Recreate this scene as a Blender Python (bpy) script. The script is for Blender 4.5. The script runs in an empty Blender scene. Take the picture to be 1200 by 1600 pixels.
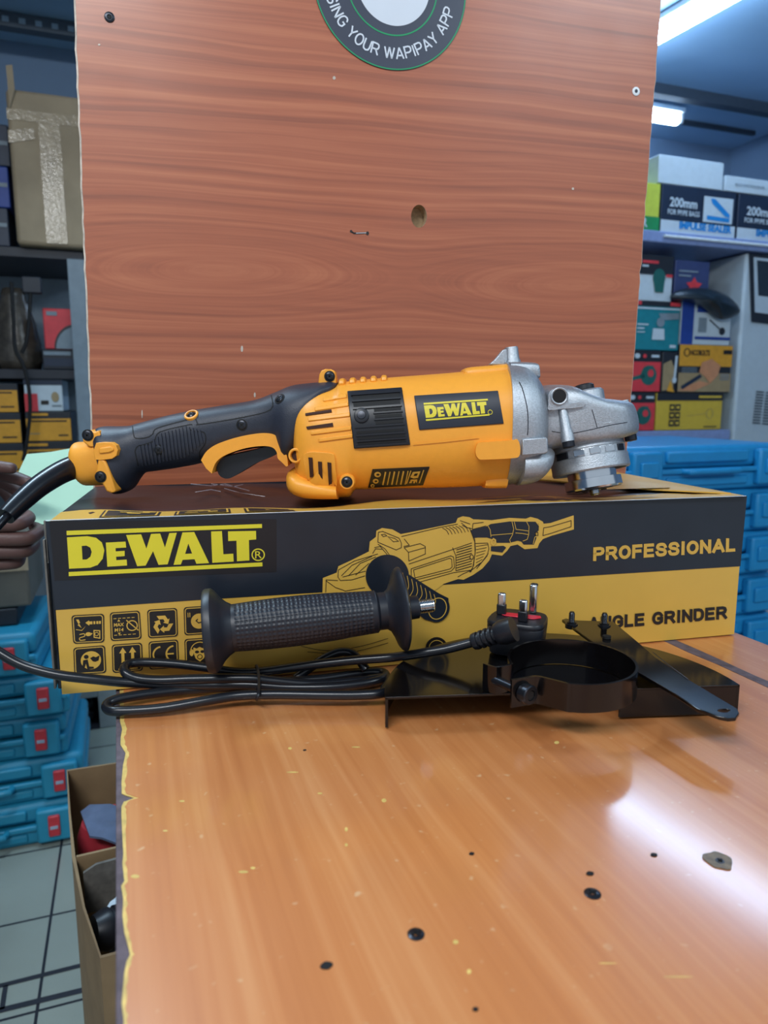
import bpy, bmesh, math, random
from mathutils import Vector, Matrix, geometry
from mathutils.bvhtree import BVHTree

random.seed(7)
R = math.radians
SC = bpy.context.scene
COL = SC.collection

# ------------------------------------------------------------------ camera
CAM_H = 0.2007            # eye height above the table top (table top is z = 0)
PITCH = R(9.0)
FPX = 1110.0              # focal length in pixels of a 1200 x 1600 frame
cam_data = bpy.data.cameras.new('camera')
cam_data.sensor_fit = 'VERTICAL'
cam_data.sensor_height = 24.0
cam_data.sensor_width = 18.0
cam_data.lens = FPX / 1600 * 24.0
cam_data.clip_start = 0.01
cam_data.dof.use_dof = True
cam_data.dof.focus_distance = 0.53
cam_data.dof.aperture_fstop = 7.0
cam = bpy.data.objects.new('camera', cam_data)
COL.objects.link(cam)
cam.location = (0, 0, CAM_H)
cam.rotation_euler = (math.pi / 2 - PITCH, 0, 0)
SC.camera = cam

# ------------------------------------------------------------------ view, world, lamps
SC.view_settings.view_transform = 'Standard'
SC.view_settings.look = 'None'
SC.view_settings.gamma = 1
SC.view_settings.use_curve_mapping = False
SC.view_settings.exposure = 0.0

world = bpy.data.worlds.new('world')
SC.world = world
world.use_nodes = True
bgn = world.node_tree.nodes['Background']
bgn.inputs[0].default_value = (0.72, 0.85, 1.0, 1)
bgn.inputs[1].default_value = 0.6

FLOOR_Z = -0.80
CEIL_Z = 1.60
YAW = R(19.7)             # the room and the table are turned this far from the view
E1 = Vector((math.cos(YAW), math.sin(YAW), 0))
E2 = Vector((-math.sin(YAW), math.cos(YAW), 0))
UP = Vector((0, 0, 1))

def area(name, loc, target, size, size_y, power, color=(1, 1, 1)):
    l = bpy.data.lights.new(name, 'AREA')
    l.shape = 'RECTANGLE'; l.size = size; l.size_y = size_y
    l.energy = power; l.color = color
    o = bpy.data.objects.new(name, l); COL.objects.link(o)
    o.location = loc
    o.rotation_euler = (Vector(target) - Vector(loc)).to_track_quat('-Z', 'Y').to_euler()
    return o

# ceiling tubes of the shop behind and beside the photographer
area('tube_light_behind', (-0.5, -0.8, 1.5), (0.1, 0.6, 0.1), 1.3, 0.25, 27, (0.95, 0.98, 1))
area('tube_light_right', (1.5, -0.3, 1.5), (0.2, 0.6, 0.1), 1.2, 0.25, 12, (0.75, 0.90, 1))
area('tube_light_left', (-0.75, 1.15, 1.5), (0.0, 0.6, 0.0), 1.0, 0.15, 26, (0.60, 0.82, 1))

# ------------------------------------------------------------------ pixel rays
CAMP = Vector((0, 0, CAM_H))
SP, CP = math.sin(PITCH), math.cos(PITCH)
def ray(u, v):
    yy = (v - 800.0) / FPX
    return Vector(((u - 600.0) / FPX, CP - yy * SP, -(yy * CP + SP)))
def at_y(u, v, y):
    d = ray(u, v); return CAMP + d * (y / d.y)
def at_z(u, v, z):
    d = ray(u, v); return CAMP + d * ((z - CAM_H) / d.z)
def at_plane(u, v, p, n):
    d = ray(u, v); return CAMP + d * ((Vector(p) - CAMP).dot(n) / d.dot(n))
def px_size(y):           # metres per photo pixel at forward distance y
    return y / FPX

# ------------------------------------------------------------------ materials
def srgb(h):
    h = h.lstrip('#')
    c = [int(h[i:i + 2], 16) / 255 for i in (0, 2, 4)]
    return tuple((x / 12.92 if x <= 0.04045 else ((x + 0.055) / 1.055) ** 2.4) for x in c) + (1,)

def pmat(name, col, rough=0.5, metal=0.0, var=0.08, scale=40.0, bump=0.0, bscale=None, coat=0.0, trans=0.0, spec=None, stretch=None):
    m = bpy.data.materials.new(name); m.use_nodes = True
    nt = m.node_tree; b = nt.nodes['Principled BSDF']
    c = srgb(col) if isinstance(col, str) else tuple(col)
    b.inputs['Roughness'].default_value = rough
    b.inputs['Metallic'].default_value = metal
    if coat: b.inputs['Coat Weight'].default_value = coat; b.inputs['Coat Roughness'].default_value = 0.08
    if trans: b.inputs['Transmission Weight'].default_value = trans
    if spec is not None: b.inputs['Specular IOR Level'].default_value = spec
    tc = nt.nodes.new('ShaderNodeTexCoord')
    src = tc.outputs['Object']
    if stretch:
        mp = nt.nodes.new('ShaderNodeMapping'); mp.inputs['Scale'].default_value = stretch
        nt.links.new(src, mp.inputs[0]); src = mp.outputs[0]
    n = nt.nodes.new('ShaderNodeTexNoise'); n.inputs['Scale'].default_value = scale; n.inputs['Detail'].default_value = 4
    nt.links.new(src, n.inputs['Vector'])
    rp = nt.nodes.new('ShaderNodeValToRGB')
    rp.color_ramp.elements[0].position = 0.3; rp.color_ramp.elements[1].position = 0.7
    rp.color_ramp.elements[0].color = tuple(x * (1 - var) for x in c[:3]) + (1,)
    rp.color_ramp.elements[1].color = tuple(min(1, x * (1 + var)) for x in c[:3]) + (1,)
    nt.links.new(n.outputs['Fac'], rp.inputs[0]); nt.links.new(rp.outputs[0], b.inputs['Base Color'])
    if bump:
        n2 = nt.nodes.new('ShaderNodeTexNoise'); n2.inputs['Scale'].default_value = bscale or scale; n2.inputs['Detail'].default_value = 3
        nt.links.new(src, n2.inputs['Vector'])
        bp = nt.nodes.new('ShaderNodeBump'); bp.inputs['Strength'].default_value = bump; bp.inputs['Distance'].default_value = 0.002
        nt.links.new(n2.outputs['Fac'], bp.inputs['Height']); nt.links.new(bp.outputs[0], b.inputs['Normal'])
    return m

def emat(name, col, strength):
    m = bpy.data.materials.new(name); m.use_nodes = True
    nt = m.node_tree; b = nt.nodes['Principled BSDF']
    b.inputs['Base Color'].default_value = (0.9, 0.9, 0.9, 1)
    b.inputs['Emission Color'].default_value = srgb(col)
    b.inputs['Emission Strength'].default_value = strength
    return m

def wood(name, dark, mid, light, rings, grain_axis, aspect=6.0, freq=26.0, rough=0.25, coat=0.0, speck=0.0, contrast=1.0, coat_rough=0.1, coat_ior=1.5):
    """laminate wood print in object space; rings = centres (x, y) of cathedral figures, grain along grain_axis ('X')"""
    m = bpy.data.materials.new(name); m.use_nodes = True
    nt = m.node_tree; N = nt.nodes; L = nt.links; b = N['Principled BSDF']
    b.inputs['Roughness'].default_value = rough
    if coat: b.inputs['Coat Weight'].default_value = coat; b.inputs['Coat Roughness'].default_value = coat_rough; b.inputs['Coat IOR'].default_value = coat_ior
    tc = N.new('ShaderNodeTexCoord')
    sep = N.new('ShaderNodeSeparateXYZ')
    L.new(tc.outputs['Object'], sep.inputs[0])
    a, c = (sep.outputs['X'], sep.outputs['Y'])
    if grain_axis == 'Y': a, c = c, a
    def math_(op, x, y=None, z=None):
        nd = N.new('ShaderNodeMath'); nd.operation = op
        for i, q in enumerate((x, y, z)):
            if q is None: continue
            if isinstance(q, (int, float)): nd.inputs[i].default_value = q
            else: L.new(q, nd.inputs[i])
        return nd.outputs[0]
    wn = N.new('ShaderNodeTexNoise'); wn.inputs['Scale'].default_value = 3.0; wn.inputs['Detail'].default_value = 2
    cv = N.new('ShaderNodeCombineXYZ')
    L.new(math_('MULTIPLY', a, 0.9), cv.inputs[0]); L.new(math_('MULTIPLY', c, 3.0), cv.inputs[1])
    L.new(cv.outputs[0], wn.inputs['Vector'])
    warp = math_('MULTIPLY', math_('SUBTRACT', wn.outputs['Fac'], 0.5), 0.026)
    field = None
    for (x0, y0) in rings:
        dx = math_('DIVIDE', math_('SUBTRACT', a, x0), aspect)
        dy = math_('ADD', math_('SUBTRACT', c, y0), warp)
        r = math_('SQRT', math_('ADD', math_('MULTIPLY', dx, dx), math_('MULTIPLY', dy, dy)))
        field = r if field is None else math_('SMOOTH_MIN', field, r, 0.02)
    if field is None: field = math_('ADD', c, warp)
    n1 = N.new('ShaderNodeTexNoise'); n1.noise_dimensions = '1D'; n1.inputs['Detail'].default_value = 5; n1.inputs['Roughness'].default_value = 0.65
    n1.inputs['Scale'].default_value = 1.0
    L.new(math_('MULTIPLY', field, freq), n1.inputs['W'])
    n2 = N.new('ShaderNodeTexNoise'); n2.inputs['Scale'].default_value = 1.0; n2.inputs['Detail'].default_value = 4
    cv2 = N.new('ShaderNodeCombineXYZ')
    L.new(math_('MULTIPLY', a, 6.0), cv2.inputs[0]); L.new(math_('MULTIPLY', c, 170.0), cv2.inputs[1])
    L.new(cv2.outputs[0], n2.inputs['Vector'])
    f = math_('ADD', math_('MULTIPLY', n1.outputs['Fac'], 0.70), math_('MULTIPLY', n2.outputs['Fac'], 0.30))
    rp = N.new('ShaderNodeValToRGB'); e = rp.color_ramp.elements
    e[0].position = 0.5 - 0.16 / contrast; e[0].color = srgb(dark)
    e[1].position = 0.5 + 0.16 / contrast; e[1].color = srgb(light)
    em = e.new(0.5); em.color = srgb(mid)
    L.new(f, rp.inputs[0])
    out = rp.outputs[0]
    if speck:
        n3 = N.new('ShaderNodeTexNoise'); n3.inputs['Scale'].default_value = 190.0; n3.inputs['Detail'].default_value = 1
        L.new(tc.outputs['Object'], n3.inputs['Vector'])
        r3 = N.new('ShaderNodeValToRGB'); r3.color_ramp.elements[0].position = 0.70; r3.color_ramp.elements[1].position = 0.82
        r3.color_ramp.elements[0].color = (0, 0, 0, 1); r3.color_ramp.elements[1].color = (speck, speck, speck, 1)
        L.new(n3.outputs['Fac'], r3.inputs[0])
        mx = N.new('ShaderNodeMixRGB'); mx.inputs[2].default_value = srgb('e6cda0')
        L.new(r3.outputs[0], mx.inputs[0]); L.new(out, mx.inputs[1]); out = mx.outputs[0]
    L.new(out, b.inputs['Base Color'])
    n4 = N.new('ShaderNodeTexNoise'); n4.inputs['Scale'].default_value = 22.0; n4.inputs['Detail'].default_value = 3
    L.new(tc.outputs['Object'], n4.inputs['Vector'])
    bp = N.new('ShaderNodeBump'); bp.inputs['Strength'].default_value = 0.06; bp.inputs['Distance'].default_value = 0.002
    L.new(n4.outputs['Fac'], bp.inputs['Height']); L.new(bp.outputs[0], b.inputs['Normal'])
    rr = N.new('ShaderNodeMapRange'); rr.inputs['To Min'].default_value = rough * 0.8; rr.inputs['To Max'].default_value = rough * 1.3
    L.new(n4.outputs['Fac'], rr.inputs['Value']); L.new(rr.outputs[0], b.inputs['Roughness'])
    return m

M = {}
M['yellow_plastic'] = pmat('yellow_plastic', 'f5a535', 0.42, var=0.02, scale=200, bump=0.05, bscale=900)
M['black_rubber'] = pmat('black_rubber', '282c38', 0.45, var=0.08, scale=300, bump=0.12, bscale=1200)
M['black_plastic'] = pmat('black_plastic', '1b1c22', 0.38, var=0.06, scale=200)
M['grip_rubber'] = pmat('grip_rubber', '1a1d26', 0.42, var=0.1, scale=200)
M['slot_dark'] = pmat('slot_dark', '3a1a0c', 0.8)
M['slot_black'] = pmat('slot_black', '08080a', 0.7)
M['alu'] = pmat('cast_aluminium', 'b4bac0', 0.42, metal=0.85, var=0.12, scale=600, bump=0.25, bscale=1500)
M['steel'] = pmat('bright_steel', 'd8dce0', 0.18, metal=1.0, var=0.05)
M['dark_steel'] = pmat('dark_steel', '34363c', 0.32, metal=0.8, var=0.1)
M['screw'] = pmat('black_screw', '3a3c42', 0.3, metal=0.8, var=0.1)
M['print_yellow'] = pmat('printed_yellow', 'd3a646', 0.38, var=0.03, scale=30, bump=0.10, bscale=60)
M['print_black'] = pmat('printed_black', '1d222b', 0.30, var=0.12, scale=25, bump=0.12, bscale=60)
M['logo_yellow'] = pmat('logo_yellow', 'dccb2c', 0.45, var=0.02)
M['sticker_black'] = pmat('sticker_black', '171316', 0.4, var=0.08)
M['ink'] = pmat('black_ink', '1c1512', 0.5, var=0.05)
M['kraft'] = pmat('kraft_cardboard', '8f7656', 0.75, var=0.12, scale=30)
M['kraft_grey'] = pmat('worn_cardboard_edge', '6a6660', 0.8, var=0.25, scale=90)
M['black_cord'] = pmat('black_cord', '15171d', 0.27, var=0.05)
M['gloss_black'] = pmat('black_enamel', '0b090a', 0.14, var=0.05, coat=0.15)
M['red'] = pmat('red_plastic', 'd5203a', 0.4, var=0.04)
M['logo_navy'] = pmat('logo_plate_navy', '232733', 0.4, var=0.05)
M['rating'] = pmat('rating_label', '18181c', 0.35)
M['chip_edge'] = pmat('bare_chipboard', '5d5158', 0.75, var=0.3, scale=120, bump=0.4, bscale=200)
M['worn_yellow'] = pmat('worn_yellow_resin', 'd2b262', 0.5, var=0.25, scale=140)
M['chip_tan'] = pmat('drilled_chipboard', 'a98f6e', 0.8, var=0.25, scale=300)
M['edge_white'] = pmat('chipped_white_edge', 'c4b8aa', 0.6, var=0.3, scale=120)
M['table_wood'] = wood('table_laminate', 'b46a38', 'c67d47', 'd6955f', [], 'Y', freq=22, rough=0.35, speck=0.4, contrast=0.8, coat=1.0, coat_rough=0.13, coat_ior=1.46)

# ------------------------------------------------------------------ object helpers
def tag(o, label=None, cat=None, group=None, kind=None):
    if label: o['label'] = label
    if cat: o['category'] = cat
    if group: o['group'] = group
    if kind: o['kind'] = kind
    return o

def thing(name, label, cat, loc=(0, 0, 0), group=None):
    o = bpy.data.objects.new(name, None); COL.objects.link(o)
    o.empty_display_size = 0.02
    o.location = loc
    return tag(o, label, cat, group)

def world_loc(o):
    p = Vector((0, 0, 0))
    while o is not None:
        p += Vector(o.location); o = o.parent
    return p

def copy_tree(o, parent=None):
    c = o.copy(); COL.objects.link(c)
    if parent: c.parent = parent
    for ch in list(o.children):
        copy_tree(ch, c)
    return c

class MB:
    """collects faces in world space and links them as ONE mesh object"""
    def __init__(self):
        self.v = []; self.f = []; self.m = []; self.mats = []
    def mi(self, mat):
        mat = M[mat] if isinstance(mat, str) else mat
        if mat not in self.mats: self.mats.append(mat)
        return self.mats.index(mat)
    def add(self, vs, fs, mat):
        k = len(self.v); i = self.mi(mat)
        self.v += [Vector(p) for p in vs]
        for f in fs:
            self.f.append(tuple(k + j for j in f)); self.m.append(i)
        return self
    def box(self, c, s, mat, ax=None):
        c = Vector(c); ax = ax or (Vector((1, 0, 0)), Vector((0, 1, 0)), Vector((0, 0, 1)))
        vs = [c + ax[0] * (s[0] / 2 * a) + ax[1] * (s[1] / 2 * b) + ax[2] * (s[2] / 2 * d) for a in (-1, 1) for b in (-1, 1) for d in (-1, 1)]
        return self.add(vs, [(0, 1, 3, 2), (4, 6, 7, 5), (0, 4, 5, 1), (2, 3, 7, 6), (0, 2, 6, 4), (1, 5, 7, 3)], mat)
    def prism(self, pts, ext, mat, side=None, back=None):
        """closed outline of 3-D points pushed along ext"""
        pts = [Vector(p) for p in pts]; n = len(pts); ext = Vector(ext)
        tris = geometry.tessellate_polygon([pts])
        self.add(pts, tris, mat)
        self.add([p + ext for p in pts], tris, back or mat)
        vs = pts + [p + ext for p in pts]
        self.add(vs, [(i, (i + 1) % n, n + (i + 1) % n, n + i) for i in range(n)], side or mat)
        return self
    def lathe(self, p0, axis, prof, mat, n=32, ref=None, caps=True):
        axis = Vector(axis).normalized(); p0 = Vector(p0)
        r = Vector(ref) if ref else (Vector((0, 0, 1)) if abs(axis.z) < 0.9 else Vector((1, 0, 0)))
        a = (r - axis * r.dot(axis)).normalized(); b = axis.cross(a)
        vs = []; fs = []
        for t, rad in prof:
            for k in range(n):
                th = 2 * math.pi * k / n
                vs.append(p0 + axis * t + (a * math.cos(th) + b * math.sin(th)) * rad)
        for j in range(len(prof) - 1):
            for k in range(n):
                fs.append((j * n + k, j * n + (k + 1) % n, (j + 1) * n + (k + 1) % n, (j + 1) * n + k))
        if caps:
            fs.append(tuple(range(n - 1, -1, -1))); fs.append(tuple(range((len(prof) - 1) * n, len(prof) * n)))
        return self.add(vs, fs, mat)
    def rings(self, secs, mat, closed_ends=True):
        n = len(secs[0]); vs = [p for s in secs for p in s]; fs = []
        for j in range(len(secs) - 1):
            for k in range(n):
                fs.append((j * n + k, j * n + (k + 1) % n, (j + 1) * n + (k + 1) % n, (j + 1) * n + k))
        if closed_ends:
            fs.append(tuple(range(n - 1, -1, -1))); fs.append(tuple(range((len(secs) - 1) * n, len(secs) * n)))
        return self.add(vs, fs, mat)
    def tube(self, pts, rad, mat, n=12, smooth=6, closed=False):
        pts = [Vector(p) for p in pts]
        rads = list(rad) if isinstance(rad, (list, tuple)) else [rad] * len(pts)
        if smooth:
            P = []; Q = []
            m = len(pts)
            for i in range(m if closed else m - 1):
                g = (lambda k: pts[k % m]) if closed else (lambda k: pts[max(0, min(m - 1, k))])
                a, b, c, d = g(i - 1), g(i), g(i + 1), g(i + 2)
                for s in range(smooth):
                    t = s / smooth
                    P.append(0.5 * ((2 * b) + (c - a) * t + (2 * a - 5 * b + 4 * c - d) * t * t + (3 * b - a - 3 * c + d) * t ** 3))
                    Q.append(rads[i] * (1 - t) + rads[(i + 1) % m] * t)
            if not closed: P.append(pts[-1]); Q.append(rads[-1])
            pts, rads = P, Q
        secs = []; prev = None; m = len(pts)
        for i, p in enumerate(pts):
            t = (pts[(i + 1) % m] - pts[i - 1]) if closed else (pts[min(i + 1, m - 1)] - pts[max(i - 1, 0)])
            t.normalize()
            if prev is None:
                r = Vector((0, 0, 1)) if abs(t.z) < 0.9 else Vector((1, 0, 0))
                a = (r - t * r.dot(t)).normalized()
            else:
                a = (prev - t * prev.dot(t)).normalized()
            prev = a; b = t.cross(a)
            secs.append([p + (a * math.cos(2 * math.pi * k / n) + b * math.sin(2 * math.pi * k / n)) * rads[i] for k in range(n)])
        if closed: secs.append(secs[0])
        return self.rings(secs, mat, not closed)
    def build(self, name, parent=None, smooth=True, angle=35, bevel=0.0, bseg=2, subdiv=0, origin=None):
        me = bpy.data.meshes.new(name)
        if parent is not None: o0 = world_loc(parent)
        elif origin is not None: o0 = Vector(origin)
        else:
            xs = [p.x for p in self.v]; ys = [p.y for p in self.v]; zs = [p.z for p in self.v]
            o0 = Vector(((min(xs) + max(xs)) / 2, (min(ys) + max(ys)) / 2, min(zs)))
        me.from_pydata([tuple(p - o0) for p in self.v], [], self.f)
        for mt in self.mats: me.materials.append(mt)
        me.polygons.foreach_set('material_index', self.m)
        bm = bmesh.new(); bm.from_mesh(me)
        bmesh.ops.remove_doubles(bm, verts=bm.verts, dist=1e-6)
        bmesh.ops.recalc_face_normals(bm, faces=bm.faces)
        bm.to_mesh(me); bm.free()
        if smooth:
            me.shade_smooth(); me.set_sharp_from_angle(angle=R(angle))
        o = bpy.data.objects.new(name, me); COL.objects.link(o)
        if parent is not None: o.parent = parent
        else: o.location = o0
        if bevel:
            md = o.modifiers.new('bevel', 'BEVEL'); md.width = bevel; md.segments = bseg; md.limit_method = 'ANGLE'; md.angle_limit = R(40)
            md.harden_normals = False
        if subdiv:
            md = o.modifiers.new('subsurf', 'SUBSURF'); md.levels = subdiv; md.render_levels = subdiv
        return o
    def bvh(self):
        return BVHTree.FromPolygons([tuple(p) for p in self.v], self.f)

# ------------------------------------------------------------------ drawing flat art on a surface
class Flat:
    """draws photo-traced art on a real plane (a box face, a sign)"""
    def __init__(self, p, n):
        self.p = Vector(p); self.n = Vector(n).normalized()
        if (CAMP - self.p).dot(self.n) < 0: self.n = -self.n
        self.step = None
    def __call__(self, u, v, off):
        return at_plane(u, v, self.p, self.n) + self.n * off
class Wrap:
    """draws on a curved body: the nearest surface seen through the traced point"""
    step = 5.0
    def __init__(self, *mbs):
        self.b = [m.bvh() for m in mbs]
    def hit(self, u, v):
        best = None; d = ray(u, v).normalized()
        for b in self.b:
            loc, n, i, dist = b.ray_cast(CAMP, d)
            if loc is not None and (best is None or dist < best[2]): best = (loc, n, dist)
        if best is None:
            for b in self.b:
                loc, n, i, dist = b.find_nearest(CAMP + d * 0.585)
                if loc is not None and (best is None or dist < best[2]): best = (loc, n, dist)
        loc, n = best[0], best[1]
        if n.dot(CAMP - loc) < 0: n = -n
        return loc, n
    def __call__(self, u, v, off):
        loc, n = self.hit(u, v)
        return loc + n * off

def dens(pts, step, closed=True):
    if not step: return pts
    out = []; n = len(pts)
    for i in range(n if closed else n - 1):
        a, b = pts[i], pts[(i + 1) % n]
        k = max(1, int(math.hypot(b[0] - a[0], b[1] - a[1]) / step))
        for j in range(k):
            out.append((a[0] + (b[0] - a[0]) * j / k, a[1] + (b[1] - a[1]) * j / k))
    if not closed: out.append(pts[-1])
    return out

def smooth2(pts, k=5, closed=False):
    out = []; m = len(pts)
    for i in range(m if closed else m - 1):
        g = (lambda j: Vector(pts[j % m])) if closed else (lambda j: Vector(pts[max(0, min(m - 1, j))]))
        a, b, c, d = g(i - 1), g(i), g(i + 1), g(i + 2)
        for s in range(k):
            t = s / k
            q = 0.5 * ((2 * b) + (c - a) * t + (2 * a - 5 * b + 4 * c - d) * t * t + (3 * b - a - 3 * c + d) * t ** 3)
            out.append((q[0], q[1]))
    if not closed: out.append(tuple(pts[-1]))
    return out

def fill(mb, S, pts, mat, off=0.0002, holes=()):
    loops = [dens(pts, S.step)] + [dens(h, S.step) for h in holes]
    l3 = [[Vector((p[0], p[1], 0)) for p in l] for l in loops]
    tris = geometry.tessellate_polygon(l3)
    flat = [p for l in loops for p in l]
    mb.add([S(p[0], p[1], off) for p in flat], tris, mat)

def grid(mb, S, q, mat, off=0.0006, nu=10, nv=8, skirt=0.0, r=0.0):
    """four traced corners (tl, tr, br, bl) as a fine patch that follows the surface; skirt closes its rim down to the body"""
    def pt(a, b):
        t = Vector(q[0]).lerp(Vector(q[1]), a); w = Vector(q[3]).lerp(Vector(q[2]), a); return t.lerp(w, b)
    vs = []; fs = []
    for j in range(nv + 1):
        for i in range(nu + 1):
            p = pt(i / nu, j / nv); vs.append(S(p[0], p[1], off))
    W = nu + 1
    for j in range(nv):
        for i in range(nu):
            fs.append((j * W + i, j * W + i + 1, (j + 1) * W + i + 1, (j + 1) * W + i))
    mb.add(vs, fs, mat)
    if skirt:
        loop = [(i, 0) for i in range(nu)] + [(nu, j) for j in range(nv)] + [(i, nv) for i in range(nu, 0, -1)] + [(0, j) for j in range(nv, 0, -1)]
        a = []; b = []
        for i, j in loop:
            p = pt(i / nu, j / nv); a.append(S(p[0], p[1], off)); b.append(S(p[0], p[1], off - skirt))
        n = len(a)
        mb.add(a + b, [(i, (i + 1) % n, n + (i + 1) % n, n + i) for i in range(n)], mat)

def stroke(mb, S, pts, w, mat, off=0.0004, closed=False):
    pts = dens(pts, S.step or 0, closed) if S.step else list(pts)
    n = len(pts); P = [Vector(p) for p in pts]
    L = []; Rr = []
    for i in range(n):
        if closed: a, b = P[i - 1], P[(i + 1) % n]
        else: a, b = P[max(0, i - 1)], P[min(n - 1, i + 1)]
        t1 = (P[i] - a); t2 = (b - P[i])
        if t1.length < 1e-6: t1 = t2
        if t2.length < 1e-6: t2 = t1
        t1 = t1.normalized(); t2 = t2.normalized()
        t = (t1 + t2)
        t = t.normalized() if t.length > 1e-6 else t1
        nn = Vector((-t.y, t.x)); k = max(0.5, abs(nn.dot(Vector((-t1.y, t1.x)))))
        L.append(P[i] + nn * (w / 2 / k)); Rr.append(P[i] - nn * (w / 2 / k))
    vs = [S(p[0], p[1], off) for p in L] + [S(p[0], p[1], off) for p in Rr]
    fs = [(i, (i + 1) % n, n + (i + 1) % n, n + i) for i in range(n if closed else n - 1)]
    mb.add(vs, fs, mat)

def circ(cx, cy, r, n=28, ry=None, a0=0, a1=2 * math.pi, rot=0.0):
    ry = r if ry is None else ry
    out = []
    full = abs(a1 - a0 - 2 * math.pi) < 1e-6
    for k in range(n if full else n + 1):
        t = a0 + (a1 - a0) * k / n
        x, y = r * math.cos(t), ry * math.sin(t)
        out.append((cx + x * math.cos(rot) - y * math.sin(rot), cy + x * math.sin(rot) + y * math.cos(rot)))
    return out

_TXT = {}
def text_shape(s, bold=0.0, spacing=1.0):
    key = (s, bold, spacing)
    if key in _TXT: return _TXT[key]
    cu = bpy.data.curves.new('txt', 'FONT'); cu.body = s; cu.size = 1; cu.offset = bold; cu.resolution_u = 3; cu.space_character = spacing
    ob = bpy.data.objects.new('txt', cu); COL.objects.link(ob)
    bpy.context.view_layer.update()
    dg = bpy.context.evaluated_depsgraph_get()
    ev = ob.evaluated_get(dg); me = ev.to_mesh()
    vs = [(v.co.x, v.co.y) for v in me.vertices]; fs = [tuple(p.vertices) for p in me.polygons]
    ev.to_mesh_clear()
    bpy.data.objects.remove(ob); bpy.data.curves.remove(cu)
    x0 = min(v[0] for v in vs); x1 = max(v[0] for v in vs); y0 = min(v[1] for v in vs); y1 = max(v[1] for v in vs)
    vs = [((x - x0) / max(1e-6, x1 - x0), (y - y0) / max(1e-6, y1 - y0)) for x, y in vs]
    _TXT[key] = (vs, fs, (x1 - x0) / max(1e-6, y1 - y0))
    return _TXT[key]

def text(mb, S, s, org, xv, yv, mat, off=0.0004, bold=0.0, spacing=1.0):
    """text box: org = lower left photo point, xv / yv = its width and height as photo vectors"""
    vs, fs, _ = text_shape(s, bold, spacing)
    mb.add([S(org[0] + xv[0] * x + yv[0] * y, org[1] + xv[1] * x + yv[1] * y, off) for x, y in vs], fs, mat)

GLYPH = {
    'P': (.74, [[(0, 0), (0, 1), (.50, 1), (.68, .93), (.74, .76), (.68, .57), (.50, .48), (0, .48)]]),
    'R': (.78, [[(0, 0), (0, 1), (.50, 1), (.68, .93), (.74, .76), (.68, .57), (.50, .48), (0, .48)], [(.44, .48), (.78, 0)]]),
    'O': (.82, [[(.41 + .41 * math.cos(2 * math.pi * k / 24), .5 + .5 * math.sin(2 * math.pi * k / 24)) for k in range(25)]]),
    'F': (.66, [[(0, 0), (0, 1), (.66, 1)], [(0, .52), (.58, .52)]]),
    'E': (.68, [[(.68, 0), (0, 0), (0, 1), (.66, 1)], [(0, .52), (.60, .52)]]),
    'S': (.74, [smooth2([(.72, .76), (.60, .95), (.37, 1), (.12, .94), (.03, .75), (.15, .59), (.40, .52), (.65, .43), (.74, .25), (.64, .06), (.37, 0), (.10, .06), (0, .25)], 3)]),
    'I': (.14, [[(.07, 0), (.07, 1)]]),
    'N': (.72, [[(0, 0), (0, 1)], [(0, 1), (.72, 0)], [(.72, 0), (.72, 1)]]),
    'A': (.84, [[(0, 0), (.42, 1)], [(.42, 1), (.84, 0)], [(.24, .30), (.60, .30)]]),
    'L': (.60, [[(0, 1), (0, 0), (.60, 0)]]),
    'G': (.80, [smooth2([(.76, .76), (.62, .95), (.40, 1), (.13, .88), (0, .5), (.13, .12), (.40, 0), (.62, .04), (.78, .16)], 3) + [(.78, .46), (.46, .46)]]),
    'D': (.74, [[(0, 0), (0, 1), (.38, 1), (.60, .92), (.72, .72), (.74, .5), (.72, .28), (.60, .08), (.38, 0), (0, 0)]]),
    'U': (.70, [[(0, 1), (0, .32), (.08, .10), (.35, 0), (.62, .10), (.70, .32), (.70, 1)]]),
    'Y': (.76, [[(0, 1), (.38, .46)], [(.76, 1), (.38, .46)], [(.38, .46), (.38, 0)]]),
    'W': (1.1, [[(0, 1), (.27, 0)], [(.27, 0), (.55, 1)], [(.55, 1), (.83, 0)], [(.83, 0), (1.1, 1)]]),
    ' ': (.22, []),
}
def lettering(mb, S, s, org, xv, yv, mat, off, w, gap=0.16):
    """sans lettering built from strokes of weight w (share of the cap height)"""
    adv = [GLYPH[ch][0] + w + gap for ch in s]; tot = sum(adv) - gap; x = 0
    hpx = math.hypot(*yv)
    for ch, a in zip(s, adv):
        for n_, pl_ in enumerate(GLYPH[ch][1]):
            pts = [(x + w / 2 + p[0], w / 2 + p[1] * (1 - w)) for p in pl_]
            if math.dist(pts[0], pts[-1]) > 1e-3:             # square ends reach the cap line and the base line
                for i, j in ((0, 1), (-1, -2)):
                    dx, dy = pts[i][0] - pts[j][0], pts[i][1] - pts[j][1]; k = w / 2 / max(1e-6, math.hypot(dx, dy))
                    pts[i] = (pts[i][0] + dx * k, pts[i][1] + dy * k)
            stroke(mb, S, [(org[0] + xv[0] * p[0] / tot + yv[0] * p[1], org[1] + xv[1] * p[0] / tot + yv[1] * p[1]) for p in pts], w * hpx, mat, off + 0.00006 * n_)
        x += a

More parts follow.
